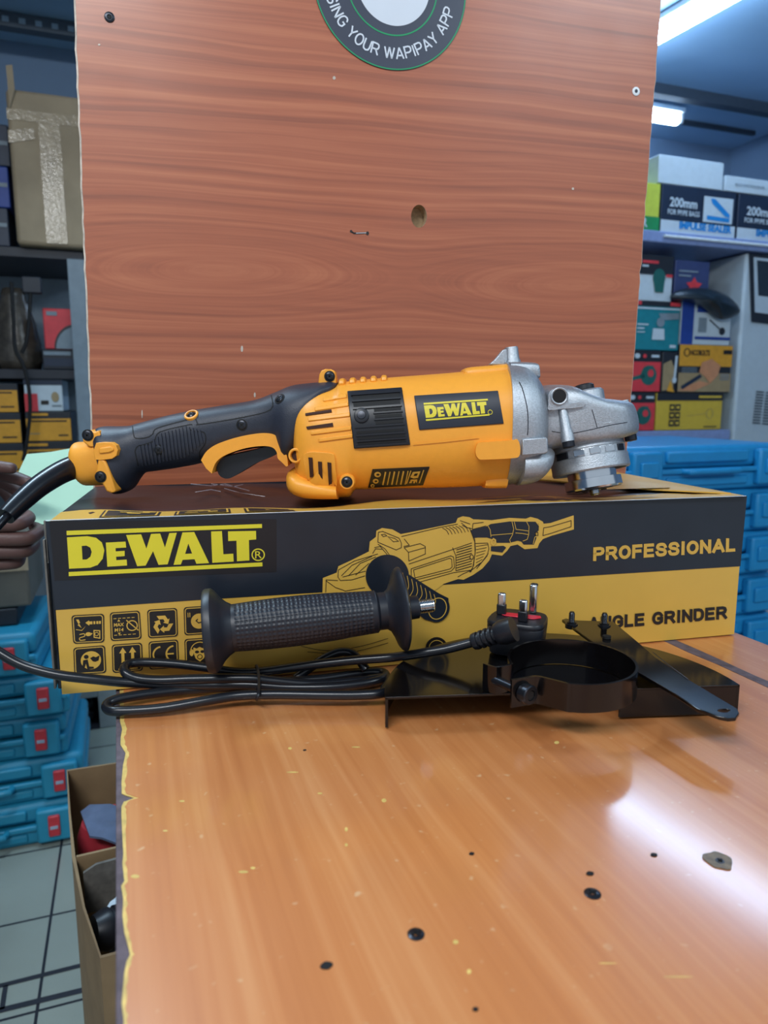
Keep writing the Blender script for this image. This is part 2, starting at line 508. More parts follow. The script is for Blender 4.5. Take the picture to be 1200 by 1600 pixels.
# heavy wordmark letters, traced in their own 841 x 221 frame (x right, y down)
def _c(pts): return [(x - 176, y - 216) for x, y in pts]
WORDMARK = [
    (_c([(175, 230), (1007, 215), (1007, 233), (175, 250)]), []),
    (_c([(180, 418), (1005, 390), (1005, 408), (180, 437)]), []),
    (_c([(176, 260), (262, 256), (300, 264), (324, 286), (334, 322), (326, 360), (304, 388), (272, 400), (182, 403)]), [_c([(238, 300), (258, 299), (274, 308), (280, 328), (274, 350), (258, 362), (240, 363)])]),
    (_c([(341, 287), (425, 284), (427, 311), (382, 313), (382, 328), (420, 326), (420, 350), (383, 352), (384, 368), (428, 366), (429, 393), (345, 397)]), []),
    (_c([(428, 254), (492, 252), (513, 318), (534, 251), (573, 250), (592, 314), (612, 249), (644, 248), (602, 391), (563, 393), (541, 330), (508, 395), (472, 397)]), []),
    (_c([(668, 247), (718, 246), (778, 389), (724, 391), (717, 370), (666, 372), (658, 393), (627, 394)]), [_c([(677, 345), (707, 344), (692, 298)])]),
    (_c([(790, 245), (836, 244), (840, 350), (882, 348), (883, 384), (792, 388)]), []),
    (_c([(862, 246), (981, 246), (981, 285), (950, 287), (950, 380), (897, 383), (897, 289), (862, 290)]), []),
]
def wordmark(mb, S, org, xv, yv, mat, off=0.0004, ring=True):
    def mp(p): return (org[0] + xv[0] * p[0] / 841 + yv[0] * p[1] / 221, org[1] + xv[1] * p[0] / 841 + yv[1] * p[1] / 221)
    for out, holes in WORDMARK:
        fill(mb, S, [mp(p) for p in out], mat, off, [[mp(p) for p in h] for h in holes])
    if ring:
        stroke(mb, S, [mp(p) for p in circ(812, 139, 26)], 0.006 * math.hypot(*xv), mat, off, True)
        vs, fs, _ = text_shape('R', 0.0)
        mb.add([S(*mp((799 + 28 * x, 155 - 32 * y)), off) for x, y in vs], fs, mat)

def skin(name, verts, edges, radii, mat, parent=None, sub=2, root=0, origin=None):
    """one continuous body grown round a jointed skeleton"""
    o0 = world_loc(parent) if parent is not None else Vector(origin or (0, 0, 0))
    me = bpy.data.meshes.new(name); me.from_pydata([tuple(Vector(v) - o0) for v in verts], edges, [])
    o = bpy.data.objects.new(name, me); COL.objects.link(o)
    if parent is not None: o.parent = parent
    else: o.location = o0
    md = o.modifiers.new('skin', 'SKIN'); md.use_smooth_shade = True; md.branch_smoothing = 0.4
    sv = me.skin_vertices[0].data
    for i, r in enumerate(radii):
        sv[i].radius = (r, r) if isinstance(r, (int, float)) else r
        sv[i].use_root = (i == root)
    md2 = o.modifiers.new('sub', 'SUBSURF'); md2.levels = sub; md2.render_levels = sub
    bpy.context.view_layer.update()
    dg = bpy.context.evaluated_depsgraph_get()
    nm = bpy.data.meshes.new_from_object(o.evaluated_get(dg))
    o.modifiers.clear(); o.data = nm
    nm.materials.clear(); nm.materials.append(M[mat] if isinstance(mat, str) else mat)
    nm.shade_smooth()
    return o

def reframe(o, ax, ay, az):
    """turn the object's own axes without moving its mesh, so that its material follows its grain"""
    m = Matrix((ax, ay, az)).transposed()
    o.data.transform(m.inverted().to_4x4())
    o.rotation_euler = m.to_euler()
    return o
def room(a, b, z=0.0):            # point from room coordinates (across, deep, up)
    return E1 * a + E2 * b + UP * z

# ================================================================== the room
def floor_mat():
    m = bpy.data.materials.new('floor_tiles'); m.use_nodes = True
    nt = m.node_tree; N = nt.nodes; L = nt.links; b = N['Principled BSDF']
    b.inputs['Roughness'].default_value = 0.3
    tc = N.new('ShaderNodeTexCoord')
    br = N.new('ShaderNodeTexBrick'); br.offset = 0.0; br.squash = 1.0
    br.inputs['Scale'].default_value = 1.0; br.inputs['Brick Width'].default_value = 0.30; br.inputs['Row Height'].default_value = 0.20
    br.inputs['Mortar Size'].default_value = 0.0028; br.inputs['Mortar Smooth'].default_value = 0.1
    br.inputs['Color1'].default_value = srgb('a9b0a4'); br.inputs['Color2'].default_value = srgb('a2aaa0'); br.inputs['Mortar'].default_value = srgb('30323a')
    mp = N.new('ShaderNodeMapping'); fo = room(0.2, 1.14)                                   # the floor slab's own origin
    g = at_z(81, 1422, FLOOR_Z) - fo; h1_, h2_ = at_z(45, 1331, FLOOR_Z) - fo, at_z(45, 1438, FLOOR_Z) - fo
    rowh = abs(h1_.dot(E2) - h2_.dot(E2)); br.inputs['Row Height'].default_value = rowh
    mp.inputs['Location'].default_value = (-g.dot(E1), -h1_.dot(E2), 0)
    L.new(tc.outputs['Object'], mp.inputs[0]); L.new(mp.outputs[0], br.inputs['Vector'])
    n = N.new('ShaderNodeTexNoise'); n.inputs['Scale'].default_value = 5; n.inputs['Detail'].default_value = 5
    L.new(tc.outputs['Object'], n.inputs['Vector'])
    mx = N.new('ShaderNodeMixRGB'); mx.blend_type = 'MULTIPLY'; mx.inputs[0].default_value = 0.35
    L.new(br.outputs[0], mx.inputs[1]); L.new(n.outputs['Fac'], mx.inputs[2])
    L.new(mx.outputs[0], b.inputs['Base Color'])
    return m
M['floor'] = floor_mat()
M['ceiling_paint'] = pmat('ceiling_paint', '93b2cc', 0.6, var=0.05, scale=2)
M['wall_paint'] = pmat('wall_paint', '6f86a0', 0.7, var=0.08, scale=3)
M['seam'] = pmat('ceiling_seam', '39434e', 0.6)
M['tile_line'] = pmat('dark_tile_line', '2c2e36', 0.5)

def slab(name, a0, a1, b0, b1, z0, z1, mat, kind='structure', **k):
    mb = MB(); c = room((a0 + a1) / 2, (b0 + b1) / 2, (z0 + z1) / 2)
    mb.box(c, (a1 - a0, b1 - b0, z1 - z0), mat, (E1, E2, UP))
    o = mb.build(name, **k)
    reframe(o, E1, E2, UP)
    if kind: o['kind'] = kind
    return o
WALL_B = 3.38                       # depth of the back wall in room coordinates
slab('floor', -2.9, 3.3, -1.2, WALL_B + 0.1, FLOOR_Z - 0.05, FLOOR_Z, 'floor')
slab('ceiling', -2.9, 3.3, -1.2, WALL_B + 0.1, CEIL_Z, CEIL_Z + 0.05, 'ceiling_paint')
slab('wall_back', -2.9, 3.3, WALL_B, WALL_B + 0.1, FLOOR_Z, CEIL_Z, 'wall_paint')
slab('wall_left', -3.0, -2.9, -1.2, WALL_B + 0.1, FLOOR_Z, CEIL_Z, 'wall_paint')
slab('wall_right', 3.3, 3.4, -1.2, WALL_B + 0.1, FLOOR_Z, CEIL_Z, 'wall_paint')
# dark border strip laid in the floor tiles
mb = MB()
for (p, q, w) in (((-40, 1551), (150, 1503), 0.010), ((-40, 1589), (160, 1540), 0.012), ((3, 1578), (9, 1540), 0.008)):
    a = at_z(p[0], p[1], FLOOR_Z); b = at_z(q[0], q[1], FLOOR_Z); t = (b - a).normalized(); nn = UP.cross(t) * w / 2
    mb.add([a - nn + UP * 0.001, b - nn + UP * 0.001, b + nn + UP * 0.001, a + nn + UP * 0.001], [(0, 1, 2, 3)], 'tile_line')
o = mb.build('trim_1'); o['kind'] = 'structure'
# ceiling battens and trunking
slab('trim_2', -2.6, 3.2, 2.82, 2.87, CEIL_Z - 0.045, CEIL_Z, 'seam')
slab('trim_3', 0.95, 3.2, 3.12, 3.14, CEIL_Z - 0.02, CEIL_Z, 'seam')

# lamps of the shop
M['tube_glow'] = emat('tube_glow', 'bcdcff', 33.0)
M['lamp_white'] = pmat('lamp_housing', 'dfe6ea', 0.4)
def tube_lamp(p, q, label, rad=0.020, group=None):
    p = Vector(p); q = Vector(q); t = (q - p).normalized()
    root = thing('ceiling_tube_lamp', label, 'lamp', ((p + q) / 2 + UP * 0.045), group)
    side = UP.cross(t).normalized()
    c = (p + q) / 2; L = (q - p).length
    mb = MB(); mb.box(c + UP * 0.035, (L + 0.04, 0.07, 0.022), 'lamp_white', (t, side, UP)); mb.build('batten', root, bevel=0.003)
    mb = MB(); mb.lathe(p, t, [(0, rad * 0.7), (0.004, rad), (L - 0.004, rad), (L, rad * 0.7)], 'tube_glow', n=20); mb.build('glowing_tube', root)
    for e in (p - t * 0.01, q + t * 0.01):
        mb = MB(); mb.box(e + UP * 0.008, (0.02, 0.045, 0.06), 'lamp_white', (t, side, UP)); mb.build('end_cap', root, bevel=0.004)
    return root
tube_lamp(Vector((0.90, 3.14, CEIL_Z - 0.050)), Vector((1.40, 2.17, CEIL_Z - 0.050)), 'long glowing fluorescent tube on the ceiling above the shelves', 0.034)
pe = at_z(1058, 187, CEIL_Z - 0.06)
tube_lamp(pe - E1 * 0.75, pe, 'short glowing tube lamp on the far ceiling batten, half behind the wooden board', 0.026)
# perforated cable tray on the ceiling at the left
pa = at_z(-30, 40, CEIL_Z - 0.055)
M['tray'] = pmat('tray_grey', '46525e', 0.5); M['tray_slot'] = pmat('tray_slot', '8ea6b8', 0.4)
root = thing('cable_tray', 'dark slotted cable tray under the ceiling at upper left', 'cable tray', pa + E1 * 0.4)
mb = MB(); mb.box(pa + E1 * 0.5 + UP * 0.027, (1.3, 0.05, 0.05), 'tray', (E1, E2, UP)); mb.build('tray_body', root, bevel=0.003)
for k in range(22):
    mb = MB(); c = pa + E1 * (-0.08 + k * 0.055) - E2 * 0.026 + UP * 0.026
    mb.box(c, (0.022, 0.002, 0.018), 'tray_slot', (E1, E2, UP)); mb.build('tray_slot', root)

# ================================================================== the table
TAB_L, TAB_R, TAB_SEAM = -0.0141, 0.4927, 0.4215
TAB_F, TAB_B = -0.30, 0.80
TH = 0.018
M['pvc'] = pmat('grey_edge_band', '5c5660', 0.5, var=0.15)
M['frame_grey'] = pmat('grey_table_panel', '8e979e', 0.5, var=0.06)
table = thing('wooden_table', 'orange-brown laminate table with a chipped left edge, under the printed carton', 'table', room(0.24, 0.25, FLOOR_Z))
_e0, _e1 = at_z(180.2, 1600, 0), at_z(180.8, 1128, 0)
LSL = (_e1.dot(E1) - _e0.dot(E1)) / (_e1.dot(E2) - _e0.dot(E2))
def lefta(b): return _e0.dot(E1) + LSL * (b - _e0.dot(E2))
mb = MB(); mb.prism([room(lefta(TAB_F), TAB_F, -0.0006), room(TAB_SEAM, TAB_F, -0.0006), room(TAB_SEAM, TAB_B, -0.0006), room(lefta(TAB_B), TAB_B, -0.0006)], (0, 0, -TH), 'chip_edge')
mb.build('table_board', table, bevel=0.001)
def edge(pxs):
    out = []
    for u, v in pxs:
        p = at_z(u, v, 0.0); out.append((p.dot(E1), p.dot(E2)))
    return out
raw_y = [(187.4, 1124), (190.7, 1136), (188.5, 1149), (188, 1160), (196, 1173), (195, 1179), (192, 1192), (189.6, 1218), (190, 1236), (197, 1239), (210, 1243), (193, 1249), (189.6, 1257), (189.5, 1270), (191, 1305), (192.5, 1330), (191, 1345), (194, 1372), (189, 1380), (192.5, 1400), (191, 1425), (194, 1452), (201, 1477), (203, 1487), (197.5, 1497), (194, 1515), (192, 1537), (190, 1562), (193, 1590), (192.5, 1600)]
rim = edge(raw_y)
rnd = random.Random(5)
raw_o = []
for i in range(len(raw_y) - 1):
    for t in (0, .34, .67):
        raw_o.append((raw_y[i][0] * (1 - t) + raw_y[i + 1][0] * t + 4.5 + 3.5 * rnd.random(), raw_y[i][1] * (1 - t) + raw_y[i + 1][1] * t))
orange = edge(raw_o)
def left_poly(pts, inset, z, mat, name):
    pts = sorted(pts, key=lambda q: -q[1]) if False else pts
    far = [(pts[0][0] + LSL * (TAB_B - 0.002 - pts[0][1]), TAB_B - 0.002)]
    near = [(pts[-1][0], TAB_F + 0.002)]
    out = far + pts + near + [(TAB_SEAM - 0.001, TAB_F + 0.002), (TAB_SEAM - 0.001, TAB_B - 0.002)]
    mb = MB(); mb.prism([room(a, b, z) for a, b in out], (0, 0, -0.0004), mat)
    return mb.build(name, table, smooth=False)
left_poly(rim, 0.006, 0.0000, 'worn_yellow', 'worn_resin_layer')
top = left_poly(orange, 0.010, 0.0003, 'table_wood', 'laminate_top'); reframe(top, E1, E2, UP)
mb = MB(); mb.box(room((TAB_SEAM + 0.004 + TAB_R) / 2, (TAB_F + TAB_B) / 2, -TH / 2 + 0.0003), (TAB_R - TAB_SEAM - 0.004, TAB_B - TAB_F, TH), 'table_wood', (E1, E2, UP))
o = mb.build('side_strip', table, bevel=0.0015); reframe(o, E1, E2, UP)
mb = MB()
pts = []
rnd = random.Random(3)
for k in range(40):
    pts.append((TAB_SEAM - 0.0035 - rnd.random() * 0.002, TAB_F + k * (TAB_B - TAB_F) / 39))
pts2 = [(TAB_SEAM + 0.0045 + rnd.random() * 0.002, b) for a, b in reversed(pts)]
mb.prism([room(a, b, 0.0006) for a, b in pts + pts2], (0, 0, -0.003), 'chip_edge'); mb.build('seam_filler', table, smooth=False)
for a0, a1, b0, b1 in ((TAB_L + 0.30, TAB_L + 0.318, -0.25, 0.74), (TAB_R - 0.068, TAB_R - 0.05, -0.25, 0.74), (TAB_L + 0.318, TAB_R - 0.068, 0.70, 0.718)):
    mb = MB(); mb.box(room((a0 + a1) / 2, (b0 + b1) / 2, (FLOOR_Z - TH) / 2), (a1 - a0, b1 - b0, -FLOOR_Z - TH - 0.001), 'frame_grey', (E1, E2, UP)); mb.build('panel', table, bevel=0.001)
def screw_head(u, v, r, parent, mat='screw'):
    p = at_z(u, v, 0.0004); mb = MB()
    mb.lathe(p - UP * 0.001, UP, [(0, r), (0.0012, r), (0.0016, r * 0.8), (0.0016, r * 0.45), (0.0008, r * 0.3)], mat, n=24)
    for an in (0.5, 0.5 + math.pi / 2):
        t = Vector((math.cos(an), math.sin(an), 0)); mb.box(p + UP * 0.0008, (r * 1.0, r * 0.22, 0.0006), 'slot_black', (t, UP.cross(t), UP))
    return mb.build('screw', parent)
screw_head(926, 1392, 0.0035, table); screw_head(650, 1455, 0.0033, table)
p = at_z(1123, 1341, 0.0004); mb = MB()
M['knot'] = pmat('filled_knot', '6a5840', 0.4, var=0.4, scale=300); M['knot_rim'] = pmat('knot_rim', '8d6a3e', 0.4, var=0.3, scale=300)
mb.prism([p + Vector((math.cos(t) * 0.0060 * (1 + 0.12 * math.sin(3 * t)), math.sin(t) * 0.0060 * (1 + 0.1 * math.cos(5 * t)), 0.0004)) for t in [k * 2 * math.pi / 30 for k in range(30)]], (0, 0, -0.0006), 'knot'); mb.build('filled_hole', table, smooth=False)
screw_head(1125, 1342, 0.0022, table)
for u, v, r in ((476, 1169, 0.9), (922, 1361, 1.7), (737, 1330, 1.2), (510, 1504, 2.2), (743, 1572, 1.0), (1022, 1332, 1.6)):
    p = at_z(u, v, 0.0004); s = 0.001; mb = MB()
    mb.prism([p + Vector((math.cos(t) * s * r * (1 + .2 * math.sin(2 * t)), math.sin(t) * s * r * 0.8, 0.0003)) for t in [k * 2 * math.pi / 14 for k in range(14)]], (0, 0, -0.0005), 'slot_black'); mb.build('nail_hole', table, smooth=False)
for u, v, w, h in ((453, 1166, 6, 4), (457, 1203, 20, 2), (556, 1164, 14, 2), (500, 1236, 8, 3), (541, 1292, 5, 7), (541, 1316, 5, 5), (284, 1248, 9, 3), (211, 1365, 14, 6), (510, 1505, 13, 11), (712, 1467, 9, 7), (733, 1513, 7, 8), (870, 1157, 8, 5), (600, 1247, 8, 6), (258, 1294, 8, 3), (1060, 1521, 50, 2), (950, 1500, 30, 2), (380, 1358, 16, 4), (395, 1352, 8, 4)):
    q = [at_z(u + w / 2 * math.cos(t), v + h / 2 * math.sin(t), 0.00035) for t in [k * 2 * math.pi / 10 for k in range(10)]]
    mb = MB(); mb.add(q, [tuple(range(10))], 'worn_yellow'); mb.build('scuff_mark', table, smooth=False)
table.location.z -= 0.0013

# ================================================================== the printed carton (the box of the grinder)
BF0 = at_z(97, 1085, 0.0)                                   # front left foot
BF1 = at_z(1147, 991, 0.0)                                  # front right foot
BX = (BF1 - BF0); BL = BX.length; BX.normalize()
BY = UP.cross(BX)                                           # away from the camera
BH = 0.1205; BD = 0.200
carton = thing('printed_carton', 'long black and yellow printed cardboard carton lying on the table under the angle grinder', 'box', (BF0 + BF1) / 2 + BY * 0.1)
def bxp(s, d, z): return BF0 + BX * s + BY * d + UP * z
# body: gently dented faces
mb = MB()
NS, NV, ND = 48, 8, 14
def dent(s, d, z):
    t = s / BL
    dz = 0.0
    if z > BH - 1e-4:
        w = min(1, d / 0.02) * min(1, (BD - d) / 0.02 + 0.3) * min(1, t / 0.04) * min(1, (1 - t) / 0.04)
        dz = w * (0.0016 * math.sin(11 * t + 40 * d) + 0.0012 * math.sin(29 * t + 1.0) - 0.0012)
    return dz
def face(fn, n, m, mat):
    vs = [fn(i / n, j / m) for j in range(m + 1) for i in range(n + 1)]; W = n + 1
    mb.add(vs, [(j * W + i, j * W + i + 1, (j + 1) * W + i + 1, (j + 1) * W + i) for j in range(m) for i in range(n)], mat)
e = 0.0006
face(lambda a, b: bxp(a * BL, b * BD, BH + dent(a * BL, b * BD, BH)), NS, ND, 'print_black')
face(lambda a, b: bxp(a * BL, 0, b * BH), NS, NV, 'print_yellow')
face(lambda a, b: bxp(a * BL, BD, b * BH), NS, NV, 'print_black')
face(lambda a, b: bxp(0, a * BD, b * BH), ND, NV, 'print_black')
face(lambda a, b: bxp(BL, a * BD, b * BH), ND, NV, 'print_black')
face(lambda a, b: bxp(a * BL, b * BD, 0), NS, ND, 'print_yellow')
mb.build('carton_body', carton, angle=30)
# end flaps and torn corners at the left end
mb = MB()
mb.box(bxp(-0.002, BD * 0.5, BH * 0.5), (0.003, BD - 0.01, BH - 0.004), 'print_black', (BX, BY, UP)); mb.build('end_flap', carton, bevel=0.001)
mb = MB()
for k, (d, w, h0, h1) in enumerate(((0.003, 0.004, 0.004, BH - 0.012), (0.012, 0.003, 0.003, BH - 0.03), (0.02, 0.003, 0.006, BH - 0.002))):
    mb.box(bxp(-0.0045 - 0.0012 * k, d, (h0 + h1) / 2), (0.0014, w, h1 - h0), 'kraft_grey', (BX, BY, UP))
mb.build('torn_edge', carton, bevel=0.0004)
# lifted back flap at the right end of the lid
mb = MB()
def lidpt(u, v, lift=0.0): return at_z(u, v, BH + lift)
fl = [bxp(BL - 0.135, BD - 0.03, BH + .002), bxp(BL - 0.128, BD - 0.004, BH + 0.007), bxp(BL - 0.09, BD - 0.002, BH + 0.010), bxp(BL - 0.045, BD - 0.002, BH + 0.007), bxp(BL, BD, BH + 0.001), bxp(BL - 0.004, 0.012, BH + 0.0015), bxp(BL - 0.06, 0.05, BH + 0.002)]
mid = sum(fl, Vector()) / len(fl) + UP * 0.0005
n = len(fl); lo = [p - UP * 0.0012 for p in fl]
mb.add(fl + [mid] + lo, [(i, (i + 1) % n, n) for i in range(n)] + [(i, n + 1 + i, n + 1 + (i + 1) % n, (i + 1) % n) for i in range(n)], 'print_yellow')
mb.build('lid_flap', carton, smooth=False)
S = Flat((fl[0] + fl[1]) / 2, UP)
mb = MB()
q = [bxp(BL - 0.137, BD - 0.03, BH + 0.0035), bxp(BL - 0.130, BD - 0.004, BH + 0.0085), bxp(BL - 0.085, BD - 0.0015, BH + 0.0115), bxp(BL - 0.083, BD - 0.018, BH + 0.0085)]
mb.prism(q, (0, 0, -0.001), 'print_black'); mb.build('flap_print', carton, smooth=False)

# --- front print
S = Flat(BF0, BY)
art = MB()
def C4(x, y): return (40 + x / 2.7273, 740 + y / 2.7273)     # crops the art was traced from
def C5(x, y): return (460 + x / 3.3333, 780 + y / 3.3333)
def C6(x, y): return (760 + x / 2.7273, 760 + y / 2.7273)
def C7(x, y): return (80 + x / 4.6154, 920 + y / 4.6154)
def CA(x, y): return (480 + x / 2.7273, 780 + y / 2.7273)
def CB(x, y): return (700 + x / 5.4545, 780 + y / 5.4545)
def tr(f, pts): return [f(x, y) for x, y in pts]
fill(art, S, [(71, 814.5), (1166.8, 775.2), (1156.5, 884.6), (319, 936.6), (86.5, 953)], 'print_black', 0.0003)
fill(art, S, [(77, 815), (432, 811), (432, 893.5), (86, 907)], 'sticker_black', 0.0005)
wordmark(art, S, C4(176, 230), (C4(1007, 215)[0] - C4(176, 230)[0] + 3.6, -5.6), (1.8, 75.6), 'logo_yellow', 0.0007)
lettering(art, S, 'PROFESSIONAL', (926.5, 876.5), (221.5, -15.0), (0.5, -21.5), 'print_yellow', 0.0006, 0.23)
lettering(art, S, 'ANGLE GRINDER', (918.5, 984.5), (216.5, -18), (0.5, -20), 'ink', 0.0006, 0.23)
# pictogram tiles
tiles = [((146, 190), (382, 178), (384, 385), (160, 396)), ((423, 170), (638, 155), (653, 362), (430, 376)), ((692, 150), (908, 136), (914, 342), (700, 356)), ((955, 132), (1172, 118), (1178, 320), (961, 335)),
         ((160, 424), (388, 405), (398, 605), (168, 618)), ((437, 402), (655, 386), (662, 590), (443, 605)), ((702, 380), (915, 363), (922, 568), (708, 582)), ((960, 362), (1176, 346), (1182, 548), (966, 560))]
for q in tiles:
    q = [C7(*p) for p in q]
    def tp(a, b, q=q):
        t = Vector(q[0]).lerp(Vector(q[1]), a); w = Vector(q[3]).lerp(Vector(q[2]), a); r = t.lerp(w, b); return (r.x, r.y)
    def rr(k, c=0.10): 
        pts = []
        for cx, cy, a0 in ((1 - k - c, k + c, -90), (1 - k - c, 1 - k - c, 0), (k + c, 1 - k - c, 90), (k + c, k + c, 180)):
            for j in range(5):
                t = R(a0 + j * 22.5); pts.append(tp(cx + c * math.cos(t), cy + c * math.sin(t)))
        return pts
    fill(art, S, rr(0.0), 'ink', 0.0004); fill(art, S, rr(0.035), 'print_yellow', 0.0005); fill(art, S, rr(0.065, 0.07), 'ink', 0.0006)
    i = tiles.index(tuple(tiles[[C7(*t[0]) == q[0] for t in tiles].index(True)]))
    Y = 'print_yellow'; o_ = 0.0008
    T = lambda pts: [tp(a, b) for a, b in pts]
    if i == 0:
        fill(art, S, T([(.14, .15), (.22, .15), (.26, .28), (.22, .28), (.30, .46), (.17, .34), (.21, .33)]), Y, o_)
        fill(art, S, T([(.42, .28), (.54, .20), (.54, .24), (.64, .24), (.64, .34), (.54, .34), (.54, .39)]), Y, o_)
        for a in (.67, .76, .84): fill(art, S, T([(a, .24), (a + .06, .24), (a + .06, .34), (a, .34)]), Y, o_)
        stroke(art, S, T([(.12, .5), (.3, .54), (.42, .4), (.34, .5)]), 1.0, Y, o_)
        stroke(art, S, smooth2(T([(.22, .68), (.36, .66), (.38, .74), (.22, .80), (.24, .88), (.40, .87)])), 1.3, Y, o_)
        fill(art, S, T(circ(.50, .68, .09, 14, .07)), Y, o_); fill(art, S, T([(.56, .63), (.64, .66), (.56, .74)]), Y, o_)
        stroke(art, S, T([(.68, .56), (.86, .58), (.86, .84), (.68, .80)]), 1.6, Y, o_, True); stroke(art, S, T(circ(.76, .69, .06, 12)), 1.0, Y, o_, True)
    elif i == 1:
        for b in (.22, .80):
            for a in (.12, .27, .42, .57, .72): stroke(art, S, T([(a, b), (a + .10, b)]), 1.0, Y, o_)
        p = tp(.12, .50); w = tp(.45, .50); text(art, S, 'MAX', p, (w[0] - p[0], w[1] - p[1]), (0.2, -5.4), Y, o_, bold=.03)
        p = tp(.14, .68); w = tp(.43, .68); text(art, S, 'M14', p, (w[0] - p[0], w[1] - p[1]), (0.2, -5.4), Y, o_, bold=.03)
        fill(art, S, T([(.24, .33), (.29, .25), (.34, .33)]), Y, o_); fill(art, S, T([(.24, .72), (.34, .72), (.29, .79)]), Y, o_)
        stroke(art, S, T(circ(.72, .50, .17, 22, .17)), 1.7, Y, o_, True); stroke(art, S, T([(.54, .30), (.92, .68)]), 1.7, Y, o_)
    elif i == 2:
        for k in range(3):
            t = R(90 + 120 * k)
            pts = [(-.20, -.30), (.10, -.30), (.19, -.15), (.25, -.18), (.20, .02), (.02, -.04), (.08, -.08), (.03, -.17), (-.12, -.17)]
            ct, st = math.cos(R(120 * k)), math.sin(R(120 * k))
            fill(art, S, T([(.5 + x * ct - y * st, .54 + x * st + y * ct) for x, y in [(a * .95, b * .95 - .02) for a, b in pts]]), Y, o_)
    elif i == 3:
        fill(art, S, T(circ(.50, .52, .27, 24)), Y, o_); stroke(art, S, T([(.46, .44), (.40, .50), (.48, .58), (.56, .56), (.74, .78)]), 1.6, 'ink', o_ + .0002)
        for a in (.14, .20): stroke(art, S, T([(a, .20), (a, .36)]), 1.2, Y, o_)
    elif i == 4:
        fill(art, S, T(circ(.54, .50, .32, 28, .33)), Y, o_)
        fill(art, S, T(circ(.40, .36, .075, 14)), 'ink', o_ + .0002)
        fill(art, S, T([(.30, .48), (.44, .46), (.48, .72), (.62, .74), (.62, .80), (.42, .82), (.38, .60), (.32, .80), (.27, .72)]), 'ink', o_ + .0002)
        fill(art, S, T([(.52, .42), (.62, .36), (.70, .40), (.82, .34), (.78, .52), (.68, .56), (.60, .54)]), 'ink', o_ + .0002)
    elif i == 5:
        for a in (.36, .68): fill(art, S, T([(a, .12), (a + .12, .32), (a + .05, .32), (a + .05, .82), (a - .05, .82), (a - .05, .32), (a - .12, .32)]), Y, o_)
        stroke(art, S, T([(.2, .88), (.84, .88)]), 1.4, Y, o_)
    elif i == 6:
        for cx in (.42, .86):
            stroke(art, S, T(circ(cx, .48, .27, 16, .27, R(95), R(265))), 2.6, Y, o_)
        stroke(art, S, T([(.62, .48), (.84, .48)]), 2.4, Y, o_)
    else:
        stroke(art, S, T(circ(.5, .46, .30, 20, .32, R(180), R(360))), 1.4, Y, o_)
        fill(art, S, T(circ(.23, .50, .07, 12, .13)), Y, o_); fill(art, S, T(circ(.77, .50, .07, 12, .13)), Y, o_)
        fill(art, S, T([(.30, .30), (.50, .22), (.70, .30), (.72, .46), (.64, .72), (.50, .84), (.36, .72), (.28, .46)]), Y, o_)
        fill(art, S, T([(.28, .30), (.40, .36), (.5, .30), (.6, .36), (.72, .30), (.66, .2), (.5, .16), (.34, .2)]), 'ink', o_ + .0002)
        for a in (.41, .59): fill(art, S, T(circ(a, .48, .07, 12, .05)), 'ink', o_ + .0002)
        stroke(art, S, T(circ(.5, .66, .08, 12)), 1.0, 'ink', o_ + .0002, True)
# drawing of the grinder on the front
out = tr(CA, [(64, 415), (66, 335), (125, 312), (132, 285), (190, 258), (262, 222), (266, 180), (292, 160), (294, 134), (318, 122), (362, 128), (398, 148), (440, 140), (632, 100), (640, 80), (662, 72), (690, 76), (712, 88)]) + \
      tr(CB, [(215, 170), (370, 178), (520, 158), (660, 165), (700, 150), (760, 165), (805, 190), (812, 208), (870, 202), (1068, 136), (1070, 256), (880, 310), (806, 338), (775, 375), (760, 415), (650, 425), (605, 395), (590, 385), (530, 398), (500, 440), (458, 480), (372, 468), (350, 520), (290, 590), (210, 645), (130, 685), (95, 680)]) + \
      tr(CA, [(640, 340), (580, 360), (560, 376), (470, 440), (300, 560), (120, 480)])
fill(art, S, out, 'print_yellow', 0.0006)
for k, pts in enumerate((
    tr(CB, [(190, 262), (330, 228), (360, 210), (520, 188), (660, 190), (740, 190), (770, 210), (775, 260), (738, 290), (750, 330), (728, 385), (640, 385), (622, 360), (590, 352), (520, 370), (410, 370), (402, 340), (360, 335), (330, 325), (250, 325), (215, 330)]),
    tr(CB, [(362, 400), (470, 395), (492, 410), (460, 452), (362, 440)]),
    [CA(x, y) for x, y in circ(340, 325, 92, 40, 90)],
    tr(CA, [(396, 300), (430, 318), (520, 375), (560, 400), (600, 420), (600, 470), (570, 510), (545, 522), (500, 510), (430, 455), (396, 420)]),
)):
    fill(art, S, pts, 'print_black', 0.0008 + 0.0001 * k)
fill(art, S, [CA(x, y) for x, y in circ(553, 464, 51, 30, 59, rot=.35)], 'print_black', 0.0012)
stroke(art, S, [CA(x, y) for x, y in circ(553, 464, 37, 30, 46, rot=.35)], 1.3, 'print_yellow', 0.0014, True)
for k in range(8):
    x = 405 + k * 19; y0 = 312 + k * 13; stroke(art, S, smooth2(tr(CA, [(x, y0), (x + 6, y0 + 50 - 2 * k), (x - 14 - k, y0 + 92 - 4 * k)])), 0.9, 'print_yellow', 0.0013)
